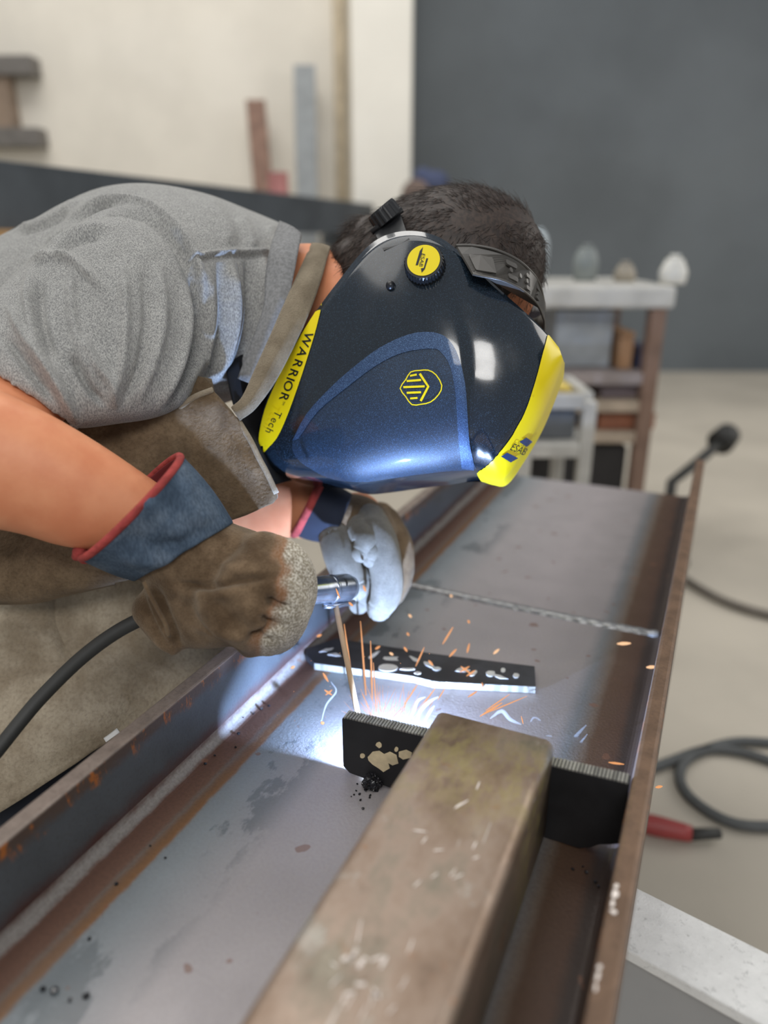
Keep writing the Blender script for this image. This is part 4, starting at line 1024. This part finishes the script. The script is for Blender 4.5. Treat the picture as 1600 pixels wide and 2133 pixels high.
# ------------------------------------------------------------------ welding helmet
def helmet_mats():
    m = Mat('navy_gloss', 0.10, 0.0, 0.6)
    n = m.noise(900, 2); m.color(m.mix(m.step(n, 0.5, 0.75), S(20, 29, 38), S(46, 64, 80)))
    m.rough(m.step(m.noise(30, 5), 0.2, 0.9, 0.10, 0.24)); m.b.inputs['Coat Weight'].default_value = 0.6; m.b.inputs['Coat Roughness'].default_value = 0.04
    M['shell'] = m.m
    m = Mat('blue_flake', 0.5, 0.45, 0.6)
    n = m.noise(1400, 2); m.color(m.mix(m.step(n, 0.45, 0.75), S(34, 58, 92), S(96, 130, 172)))
    m.b.inputs['Coat Weight'].default_value = 0.5; m.b.inputs['Coat Roughness'].default_value = 0.06
    M['flake_rim'] = m.m
    m = Mat('navy_flake', 0.5, 0.40, 0.6)
    n = m.noise(1400, 2); m.color(m.mix(m.step(n, 0.5, 0.8), S(26, 41, 58), S(74, 110, 150)))
    m.b.inputs['Coat Weight'].default_value = 0.7; m.b.inputs['Coat Roughness'].default_value = 0.05
    M['flake'] = m.m
    m = Mat('yellow_gloss', 0.3, 0.0, 0.5)
    m.color(m.mix(m.step(m.noise(50, 6, .7), 0.62, 0.75), S(246, 222, 20), S(222, 190, 30))); M['yellow'] = m.m
helmet_mats()
M['ink'] = simple('black_print', S(22, 26, 34), 0.4)
ROWS = [(548, 950, 574, 986, .05), (537, 905, 622, 1000, .066), (553, 840, 690, 1006, .08), (590, 755, 745, 1019, .092), (640, 675, 800, 1013, .102), (700, 592, 862, 1004, .110),
        (770, 510, 925, 997, .114), (835, 482, 985, 988, .116), (905, 490, 1020, 998, .114), (965, 530, 1050, 998, .108), (1030, 592, 1085, 950, .10), (1090, 645, 1125, 880, .09), (1130, 682, 1155, 810, .075), (1163, 722, 1175, 754, .055)]
RW = crom(ROWS, 8); NT = 44
TT = np.sin(np.linspace(0, math.pi / 2, NT)) * 0.0 + np.linspace(0, 1, NT) ** 0.85
def shell_pt(s, t, extra=0.0):
    i = min(int(s), len(RW) - 2); q = s - i; r = RW[i] * (1 - q) + RW[i + 1] * q
    x, y = r[0] + (r[2] - r[0]) * t, r[1] + (r[3] - r[1]) * t
    k = 2.6
    h = r[4] * max(0.0, 1 - t ** k) ** (1 / k)
    h *= 1 - 0.10 * (1 - t) ** 2                  # sides draw in a little towards the ears
    h += extra
    return H(x, y, max(h, 0))
PANEL_C = [(235, 1190), (300, 1070), (400, 960), (500, 870), (620, 780), (750, 720), (860, 710), (930, 745), (975, 830), (1000, 950), (1010, 1080), (1020, 1200), (1040, 1290), (1040, 1318), (900, 1326), (700, 1352), (560, 1372), (420, 1362), (320, 1318), (250, 1262)]
cpx = lambda L, s=2.1333, ox=500, oy=360: [(x / s + ox, y / s + oy) for x, y in L]
PANEL = [tuple(p) for p in crom(cpx(PANEL_C), 3, True)]
def shell_half():
    S_, T_ = len(RW), NT
    P = np.array([[shell_pt(i, t) for t in TT] for i in range(S_)])
    return P
PG = shell_half()
# visor side sinks a little behind the raised cheek panel: a crease along the panel's front edge
xs, ys, _ = proj(PG.reshape(-1, 3)); xs, ys = xs.reshape(PG.shape[:2]), ys.reshape(PG.shape[:2])
crease = crom([(905, 560), (945, 640), (968, 730), (976, 850), (985, 940), (1004, 992)], 5)
cx = np.interp(ys, crease[:, 1], crease[:, 0])
side_off = 1 / (1 + np.exp(-(xs - cx) / 5.0)) * np.clip((ys - 560) / 200, 0, 1)
PG = PG - ZH * (0.0055 * side_off * np.clip(((PG - HO) @ ZH) / 0.03, 0, 1))[..., None]
Sx, Tx = PG.shape[:2]
right = PG.reshape(-1, 3); left = mirror(right)
V = np.vstack([right, left]); F = []
for i in range(Sx - 1):
    for j in range(Tx - 1):
        a = i * Tx + j; q = (a, a + 1, a + Tx + 1, a + Tx); F.append(q); F.append(tuple(k + Sx * Tx for k in q)[::-1])
sm = mesh('shell', V, F)
bm = bmesh.new(); bm.from_mesh(sm); bmesh.ops.remove_doubles(bm, verts=bm.verts[:], dist=0.0008); bmesh.ops.recalc_face_normals(bm, faces=bm.faces[:]); bm.to_mesh(sm); bm.free()
tree = bvh_me(sm)
hit = tree.ray_cast(Vector(CAM), Vector(W(860, 650, 1) - CAM).normalized())
hm = empty('welding_helmet', tuple(HO), label='glossy navy welding mask with yellow stripes worn over the bent head', cat='helmet')
def hpart(name, me, mat, smooth=True, parent=None, **k): return part(name, me, mat, parent or hm, HO, smooth, **k)
out = 1 if hit[1].dot(Vector(CAM) - hit[0]) > 0 else -1
shell_me = baked(sm, [('SOLIDIFY', dict(thickness=.0028 * 1, offset=-1 * out))])
hpart('shell', shell_me, M['shell'])
def decal(name, tri, off, mat, both=True, smooth=True, thick=0.0, **k):
    v, f = drape(tri, tree, off)
    v = np.array([tuple(p) for p in v])
    if both:
        n = len(v); f = list(f) + [tuple(i + n for i in q)[::-1] for q in f]; v = np.vstack([v, mirror(v)])
    used = sorted({i for q in f for i in q}); ix = {o: i for i, o in enumerate(used)}
    return hpart(name, mesh(name, v[used], [tuple(ix[i] for i in q) for q in f]), mat, smooth, **k)
rim_in = cpx([(262, 1182), (350, 1060), (470, 960), (600, 862), (720, 802), (850, 782), (898, 802), (938, 872), (960, 1000), (972, 1190), (985, 1310)])
RIM = [tuple(p) for p in crom(cpx(PANEL_C[:14]), 3)] + [tuple(p) for p in crom(rim_in, 3)][::-1]
decal('cheek_panel', fill2d(PANEL, step=7), .0006, M['flake'])
decal('panel_rim', fill2d(RIM, step=6), .0016, M['flake_rim'])
st4 = lambda L: [(x / 4 + 500, y / 4 + 600) for x, y in L]
WAR = [tuple(p) for p in crom(st4([(684, 126), (640, 330), (590, 500), (520, 720), (440, 950), (370, 1130), (310, 1250), (240, 1330), (182, 1384), (168, 1330), (160, 1250), (175, 1150), (210, 1010), (270, 860), (350, 690), (440, 520), (530, 360), (616, 222)]), 2, True)]
decal('yellow_stripe', fill2d(WAR, step=6), .0008, M['yellow'], label='yellow side stripe with black lettering')
def letter(name, body, cx, cy, ang, h, wsc=1.0, mat='ink', off=.0014, shear=0.0, bold=False):
    tri = text2d(body, 1.0, bold)
    k = h / 0.70
    decal(name, place2d(tri, cx, cy, ang, k * wsc, k, shear), off, M[mat], both=False, smooth=False)
A = math.radians
for ch, t in zip('WARRIOR', (0.0, .19, .345, .495, .60, .72, .93)):      # letters follow the stripe's curve
    q = np.array([(640, 707), (630, 734), (621, 757), (612, 777), (606, 790), (601, 804), (593, 826)])['WARRIOR'.index(ch) if ch != 'R' else {.345: 2, .495: 3, .93: 6}[t]]
    letter('lettering', ch, q[0], q[1], A(111), 17.5, 1.17, bold=True)
for ch, q in zip('Tech', [(579, 863), (573, 876), (568, 886), (562, 897)]): letter('lettering', ch, q[0], q[1], A(116), 15.5, 1.0)
letter('trademark', 'TM', 592, 840, A(112), 4.5)
# forehead stripe: wraps over the front from side to side
inner = crom([(990, 985), (1010, 969), (1030, 950), (1057, 916), (1079, 880), (1098, 840), (1114, 790), (1127, 742), (1139, 698), (1146, 660)], 8)
def side(p):
    d = np.hypot(inner[:, 0] - p[0], inner[:, 1] - p[1]); i = min(int(d.argmin()), len(inner) - 2)
    a, b = inner[i], inner[i + 1]; return (b[0] - a[0]) * (p[1] - a[1]) - (b[1] - a[1]) * (p[0] - a[0])
band = []
for s in np.arange(8 * 8 - 6, len(RW) - 1 + 0.01, 1.0):
    i = min(int(s), len(RW) - 2); r = RW[i] + (RW[i + 1] - RW[i]) * (s - i); t0 = None
    for t in np.linspace(0, 1, 200):
        if side((r[0] + (r[2] - r[0]) * t, r[1] + (r[3] - r[1]) * t)) > 0: t0 = t; break
    if t0 is None: continue
    band.append((s, t0))
rowsb = []
for s, t0 in band:
    pts = []
    for t in np.linspace(t0, 1, 20):
        p = shell_pt(s, t); x_, y_, _ = proj(p[None])
        c_ = np.interp(y_[0], crease[:, 1], crease[:, 0]); so = 1 / (1 + np.exp(-(x_[0] - c_) / 5.0)) * np.clip((y_[0] - 560) / 200, 0, 1)
        hh = (p - HO) @ ZH; pts.append(p - ZH * 0.0055 * so * np.clip(hh / 0.03, 0, 1))
    pts = np.array(pts); rowsb.append(np.vstack([pts, mirror(pts)[::-1][1:]]))
B_ = np.array(rowsb); cen = H(930, 780, 0.0)
a_, b_ = B_.shape[:2]
bmsh = mesh('forehead_stripe', B_.reshape(-1, 3), [(i * b_ + j, i * b_ + j + 1, (i + 1) * b_ + j + 1, (i + 1) * b_ + j) for i in range(a_ - 1) for j in range(b_ - 1)])
nn = normals_of(bmsh); vv = verts_of(bmsh); sgn = np.sign(((vv - cen) * nn).sum(1))
set_verts(bmsh, vv + nn * sgn[:, None] * .0009)
hpart('forehead_stripe', bmsh, M['yellow'], label='yellow stripe over the forehead')
c2_ = lambda L: [(x / 3.809 + 900, y / 3.809 + 480) for x, y in L]
M['ink_blue'] = simple('blue_print', S(28, 60, 110), 0.4)
decal('emblem_wedge', fill2d(c2_([(682, 1672), (738, 1637), (786, 1672), (740, 1710)]), step=4), .0020, M['ink_blue'], False)
decal('emblem_wedge', fill2d(c2_([(541, 1786), (588, 1757), (672, 1800), (614, 1834)]), step=4), .0020, M['ink_blue'], False)
letter('lettering', 'ESAB', 1077.5, 935, A(22), 16, .66, off=.0022, shear=.35)
# hexagon badge on the cheek panel
def stroke(L, w, closed=False):
    L = np.array(L, float); n = len(L); P, Q = [], []
    for i in range(n):
        a = L[i - 1] if (i > 0 or closed) else L[i]; b = L[(i + 1) % n] if (i < n - 1 or closed) else L[i]
        d = b - a; d /= np.linalg.norm(d) + 1e-9; m_ = np.array([-d[1], d[0]]) * w / 2; P.append(L[i] + m_); Q.append(L[i] - m_)
    if closed: P.append(P[0]); Q.append(Q[0])
    v = P + Q; k = len(P); return [tuple(p) for p in v], [(i, i + 1, k + i + 1, k + i) for i in range(k - 1)]
hexa = crom(cpx([(713, 958), (738, 920), (760, 886), (800, 879), (838, 878), (872, 898), (898, 945), (884, 985), (848, 1018), (806, 1028), (765, 1030), (738, 995)]), 2, True)
vs_, fs_ = stroke(hexa, 2.4, True)
strokes = [(vs_, fs_)]
for L, w in [([(800, 893), (838, 950), (804, 1014)], 5), ([(757, 903), (787, 897)], 4), ([(742, 926), (806, 921)], 4.4), ([(727, 953), (822, 949)], 4.4), ([(742, 978), (806, 975)], 4.4), ([(757, 1003), (790, 1000)], 4)]:
    strokes.append(stroke(crom(cpx(L), 3) if len(L) == 2 else cpx(L), w))
decal('hex_badge', join(strokes), .0016, M['yellow'], False, False)
# pivot knob
hk = tree.ray_cast(Vector(CAM), Vector(W(886, 556, 1) - CAM).normalized())
kc = np.array(hk[0]); kn = np.array(hk[1]) * (1 if hk[1].dot(Vector(CAM) - hk[0]) > 0 else -1)
kn = kn * 0.6 + ZH * 0.4; kn /= np.linalg.norm(kn)
ku = YH - kn * (YH @ kn); ku /= np.linalg.norm(ku); kv = np.cross(kn, ku)
def dial(c, n, r, h, teeth, name, mat, u=ku, v_=kv, par=None, inset=.8):
    vv, ff = [], []; m_ = teeth * 4
    for hh, k in ((-.002, 1.04), (h * .8, 1.0), (h, .93)):
        for i in range(m_):
            a = 2 * math.pi * i / m_; g = 1 - (.045 if (i % 4) in (0, 1) and k > .95 else 0)
            vv.append(c + n * hh + (u * math.cos(a) + v_ * math.sin(a)) * r * k * g)
    for q in range(2):
        for i in range(m_): ff.append((q * m_ + i, q * m_ + (i + 1) % m_, (q + 1) * m_ + (i + 1) % m_, (q + 1) * m_ + i))
    ff.append(tuple(2 * m_ + i for i in range(m_)))
    return hpart(name, mesh(name, vv, ff), mat, False, par)
kb = dial(kc, kn, .0205, .0135, 34, 'knob', M['black_plastic'])
disc = [(math.cos(a) * .0168, math.sin(a) * .0168) for a in np.linspace(0, 2 * math.pi, 41)[:-1]]
def on_disc(tri, h): return [kc + kn * h + ku * x + kv * y for x, y in tri[0]], tri[1]
def kpart(name, vf, mat):
    me = mesh(name, *vf); set_verts(me, verts_of(me) - HO); return link(name, me, mat, kb)
kpart('knob_cap', on_disc((disc, [tuple(range(40))]), .0140), M['yellow'])
# emblem on the cap is drawn in pixels, then laid on the cap's plane
def cap_pt(x, y, h):
    d = W(x, y, 1) - CAM; t = ((kc + kn * h - CAM) @ kn) / (d @ kn); return CAM + d * t
cs = cap_pt(872, 545, .014); sx_, sy_, _ = proj((kc + kn * .014)[None]); ox_, oy_ = sx_[0] - 872, sy_[0] - 545
def k3(L): return [(x / 4.1026 + 760 + ox_, y / 4.1026 + 400 + oy_) for x, y in L]
for tri in [fill2d(k3([(456, 480), (428, 515), (392, 638), (412, 636), (446, 530)]), step=5), fill2d(k3([(500, 578), (484, 578), (462, 660), (438, 664), (444, 700), (470, 672)]), step=5)]:
    kpart('emblem_wedge', ([cap_pt(x, y, .0144) for x, y in tri[0]], tri[1]), M['ink'])
tri = place2d(text2d('ESAB'), *k3([(446, 592)])[0], A(102), 13, 11)
kpart('lettering', ([cap_pt(x, y, .0145) for x, y in tri[0]], tri[1]), M['ink'])
hb_ = tree.ray_cast(Vector(CAM), Vector(W(814, 596, 1) - CAM).normalized())
hpart('button', mesh('button', *ball(np.array(hb_[0]) + ZH * .0015, .0050, 14)), M['black_plastic'])
M['band_grey'] = simple('band_grey', S(84, 81, 77), 0.32, var=0.1)
# headgear: perforated crown band
BH = [(950, 512, .100), (985, 512, .100), (1030, 520, .096), (1075, 540, .085), (1105, 565, .068), (1124, 592, .045), (1134, 632, .01)]
BL = [(985, 572, .108), (1010, 577, .108), (1045, 584, .105), (1080, 600, .094), (1104, 618, .076), (1122, 638, .053), (1134, 668, .018)]
gu = crom(BH, 8); gl_ = crom(BL, 8); nb = len(gu)
def band_pt(u, v_):
    i = min(max(u, 0), nb - 1.001); k = int(i); q = i - k
    a = gu[k] * (1 - q) + gu[k + 1] * q; b = gl_[k] * (1 - q) + gl_[k + 1] * q; c = a * (1 - v_) + b * v_
    return H(c[0], c[1], c[2])
SC_ = 10.0
def rr(x0, x1, y0, y1): return [(x0, y0 + .05 * SC_), (x0 + .4, y0), (x1 - .4, y0), (x1, y0 + .05 * SC_), (x1, y1 - .05 * SC_), (x1 - .4, y1), (x0 + .4, y1), (x0, y1 - .05 * SC_)]
def hole(cx, cy, r=.7): return [(cx + r * math.cos(a), cy + r * 1.2 * math.sin(a)) for a in np.linspace(0, 2 * math.pi, 9)[:-1]]
holes = [rr(4, 14.5, 3.0, 8.2), rr(19.5, 24, 2.0, 3.6), rr(19.5, 24, 6.6, 8.2), hole(21.2, 5.0), hole(25.6, 5.2), rr(29, 33, 2.2, 3.6), hole(29.6, 5.2), hole(33.2, 6.0), rr(29, 32.6, 6.8, 8.2), rr(37, 40, 2.6, 3.9), hole(38.4, 5.4), rr(37, 40, 6.8, 8.0)]
tri = fill2d([(0, 0), (nb - 1, 0), (nb - 1, SC_), (0, SC_)], holes, 1.0)
bandv = np.array([band_pt(x, y / SC_) for x, y in tri[0]]); n = len(bandv)
bme = baked(mesh('crown_band', np.vstack([bandv, mirror(bandv)]), list(tri[1]) + [tuple(i + n for i in q)[::-1] for q in tri[1]]), [('SOLIDIFY', dict(thickness=.002, offset=0))])
hpart('crown_band', bme, M['band_grey'], False)
for L in (gu, gl_):
    P_ = [H(*p) + ZH * .0008 for p in L]; P_ += [p for p in mirror(np.array(P_))[::-1]]
    hpart('band_edge', mesh('band_edge', *tube(P_, .0014, 8)), M['band_grey'])
pad = np.array([band_pt(x, y) + YH * .0016 for x, y in [(43, .15), (46, .1), (50, .1), (54, .1)]] + [band_pt(x, y) + YH * .0016 for x, y in [(54, .9), (50, .9), (46, .9), (43, .85)]])
# nape ratchet
rk = H(808, 456, .082); rn = -XH * .75 + ZH * .45 - YH * .25; rn /= np.linalg.norm(rn); ru = YH - rn * (YH @ rn); ru /= np.linalg.norm(ru)
dial(rk, rn, .0175, .014, 16, 'ratchet_knob', M['black_plastic'], ru, np.cross(rn, ru))
br = sheet([[(832, 440, .084), (838, 456, .09), (846, 480, .1), (854, 500, .104)], [(806, 460, .084), (814, 472, .09), (824, 492, .1), (834, 510, .104)], [(778, 482, .084), (784, 492, .09), (792, 508, .1), (800, 524, .104)]], 4, .003, 'nape_band', P=H)
hpart('nape_band', br, M['black_plastic'], False)
hpart('ratchet_rail', mesh('ratchet_rail', *tube([H(838, 436, .088), H(806, 459, .088), H(774, 484, .088)], .0034, 8)), M['black_plastic'])
# inner chin part of the mask seen dark below the stripe
chin = sheet([[(546, 945, .045), (562, 972, .03), (590, 988, .0)], [(560, 900, .03), (590, 930, .02), (620, 950, .0)]], 4, .002, 'chin_guard', P=H)
hpart('chin_guard', chin, M['black_plastic'])
# ------------------------------------------------------------------ arc, sparks, smoke
al = bpy.data.lights.new('arc_light', 'POINT'); al.energy = ARC_W; al.color = (0.42, 0.60, 1.0); al.shadow_soft_size = 0.003
ao = bpy.data.objects.new('arc_light', al); COL.objects.link(ao); ao.location = ARC + BW * 0.007 + BU * 0.0048 + np.array([0, 0, 0.002])
link('welding_arc', mesh('welding_arc', *ball(ARC - BW * 0.001 - np.array([0, 0, 0.0025]), .003, 14)), glow('arc_glow', (0.75, 0.88, 1.0), 60), None, True,
     label='white-hot welding arc at the rod tip behind the black plate', cat='arc')
def ember(name, col, k):
    m = Mat(name, 0.9, 0.0, 0.0); m.color((0.02, 0.01, 0.005)); m.b.inputs['Emission Color'].default_value = (*col, 1); m.b.inputs['Emission Strength'].default_value = k; return m.m
M['spark'] = ember('spark_glow', (1.0, 0.44, 0.18), 0.85); M['spark_hot'] = ember('spark_hot', (1.0, 0.60, 0.34), 1.1)
def streak(x0, y0, x1, y1, Z0, Z1, r):
    a, b = W(x0, y0, Z0), W(x1, y1, Z1)
    return tube([a, a + (b - a) * .35, a + (b - a) * .7, b], [r * .4, r, r * .9, r * .35], 6)
big = [(660, 1326, 670, 1322, .9, 1.6), (606, 1392, 614, 1388, .86, 1.7), (673, 1402, 684, 1420, .84, 1.5), (676, 1437, 692, 1448, .83, 1.2), (692, 1437, 678, 1448, .83, 1.1), (669, 1505, 675, 1507, .8, 1.9), (852, 1280, 857, 1286, .96, 1.7),
       (848, 1318, 852, 1324, .94, 1.5), (812, 1360, 819, 1364, .9, 1.7), (842, 1348, 848, 1357, .9, 1.6), (893, 1376, 902, 1386, .88, 1.6), (936, 1368, 951, 1352, .9, 1.5), (922, 1342, 944, 1306, .92, 1.3), (975, 1292, 978, 1298, .95, 1.5),
       (973, 1360, 978, 1340, .92, 1.3), (1028, 1362, 1040, 1352, .92, 1.7), (938, 1240, 942, 1243, 1.0, 1.7), (1286, 1341, 1314, 1340, .9, 2.0), (1347, 1390, 1368, 1389, .86, 1.9), (1268, 1588, 1300, 1592, .66, 1.0), (757, 1220, 762, 1232, .86, 1.5), (727, 1255, 735, 1262, .8, 1.5),
       (958, 1400, 978, 1388, .88, 1.2), (960, 1388, 982, 1404, .88, 1.1), (972, 1408, 990, 1396, .88, 1.1), (1004, 1422, 1006, 1432, .86, 1.0), (782, 1352, 792, 1346, .9, 1.5), (1366, 1640, 1380, 1638, .72, 1.4), (700, 1226, 708, 1246, .768, 1.0)]
lng = [(742, 1480, 717, 1300, .84, 1.2), (764, 1470, 751, 1294, .86, 1.2), (776, 1470, 772, 1335, .85, 1.2), (784, 1490, 778, 1380, .83, .8), (866, 1388, 884, 1348, .88, 1.1), (842, 1468, 870, 1426, .83, .9), (880, 1470, 908, 1432, .83, .9), (1000, 1492, 1046, 1464, .80, 1.3), (1012, 1480, 1062, 1446, .82, .8),
       (1012, 1486, 1098, 1450, .82, .7), (912, 1458, 928, 1432, .82, .7), (975, 1452, 994, 1440, .83, 1.1), (1086, 1492, 1090, 1508, .76, .7)]
for L, lab in ((big, 'short glowing orange spark flying off the weld'), (lng, 'long thin orange spark streaking up from the weld')):
    for x0, y0, x1, y1, Z, r in L:
        o = link('spark', mesh('spark', *streak(x0, y0, x1, y1, Z, Z + 0.004, r * .001)), M['spark_hot'] if r > 1.6 else M['spark'])
        l2 = lab + (' over the loose plate' if 1300 < y0 < 1440 and 640 < x0 < 1110 else ' by the right flange' if x0 > 1200 else ' below the gloves' if y0 < 1300 and x0 < 800 else ' over the web beyond the plate' if y0 <= 1300 else ' close above the black plate')
        tag(o, l2, 'spark', 'sparks flying from the arc' if L is big else 'long sparks rising from the arc')
fan = []
for k in range(60):
    a = random.gauss(-1.57, 0.55); L = random.uniform(15, 75) * (1 if abs(a + 1.57) < .5 else .7)
    s = random.uniform(8, 45); x0, y0 = 800 + random.gauss(0, 26) + s * math.cos(a), 1505 + s * math.sin(a) * .7
    fan.append(streak(x0, y0, x0 + L * math.cos(a), y0 + L * math.sin(a), .80, .81, random.uniform(.14, .3) * .001))
for k in range(60):
    fan.append(ball(W(random.gauss(760, 90), random.gauss(1460, 60), .81), random.uniform(.2, .45) * .001, 6))
tag(link('spark_spray', mesh('spark_spray', *join(fan)), M['spark']), 'dense fan of fine orange sparks over the black plate', 'sparks', kind='stuff')
def smoke_mat(name, dens):
    m = bpy.data.materials.new(name); m.use_nodes = True; N = m.node_tree.nodes; N.remove(N['Principled BSDF'])
    v = N.new('ShaderNodeVolumeScatter'); v.inputs['Color'].default_value = (0.9, 0.95, 1, 1); v.inputs['Density'].default_value = dens; v.inputs['Anisotropy'].default_value = 0.2
    m.node_tree.links.new(v.outputs[0], N['Material Output'].inputs['Volume']); return m
M['smoke'] = smoke_mat('weld_smoke', 150.0)
M['smoke_thin'] = smoke_mat('weld_smoke_thin', 14.0)
def wisp(pts, r0, r1, jig=3):
    P = []
    for x, y, Z in pts: P.append(W(x + random.uniform(-jig, jig), y + random.uniform(-jig, jig), Z))
    n = len(P); R = [r0 + (r1 - r0) * math.sin(math.pi * i / (n - 1)) for i in range(n)]
    return tube(P, R, 8, True, 5)
sw = [wisp([(1106, 1552, .80), (1103, 1520, .81), (1112, 1495, .815), (1130, 1505, .815), (1148, 1530, .81), (1160, 1555, .80)], .0006, .0011, 2),
      wisp([(1150, 1570, .785), (1176, 1560, .785), (1200, 1530, .79), (1222, 1512, .79)], .0008, .0022), wisp([(1146, 1580, .78), (1180, 1585, .78), (1192, 1556, .785), (1215, 1538, .785)], .0008, .0020),
      wisp([(1165, 1590, .775), (1182, 1570, .775), (1172, 1560, .775), (1160, 1572, .775)], .0006, .0012, 1), wisp([(1120, 1540, .79), (1146, 1536, .79), (1156, 1560, .785), (1160, 1590, .78)], .0008, .0024),
      wisp([(1195, 1592, .775), (1200, 1560, .78), (1224, 1530, .78)], .0008, .0018), wisp([(868, 1508, .81), (876, 1480, .815), (892, 1462, .82), (915, 1452, .82)], .001, .0024), wisp([(850, 1505, .81), (862, 1482, .815), (868, 1462, .82), (886, 1450, .82)], .001, .002),
      wisp([(884, 1506, .81), (893, 1485, .815), (905, 1472, .82)], .001, .002), wisp([(668, 1500, .80), (680, 1470, .81), (700, 1440, .82), (688, 1420, .83)], .0007, .0012), wisp([(1020, 1495, .80), (1045, 1482, .80), (1060, 1500, .80), (1085, 1510, .795)], .0008, .0026)]
tag(link('smoke_wisps', mesh('smoke_wisps', *join(sw)), M['smoke'], None, True), 'curling pale blue wisps of welding smoke behind the plate and tube', 'smoke', kind='stuff')
hz = []
for x, y, Z, r in [(790, 1500, .80, .028), (830, 1490, .82, .03), (880, 1480, .83, .026), (1180, 1560, .785, .02)]: hz.append(ball(W(x, y, Z), r, 16))
hm_ = fused(hz, .006, 6, 0, 'smoke_haze')
M['smoke_thin'].node_tree.nodes['Volume Scatter'].inputs['Density'].default_value = 0.8
tag(link('smoke_haze', hm_, M['smoke_thin'], None, True), 'faint haze of smoke hanging around the arc', 'smoke', kind='stuff')
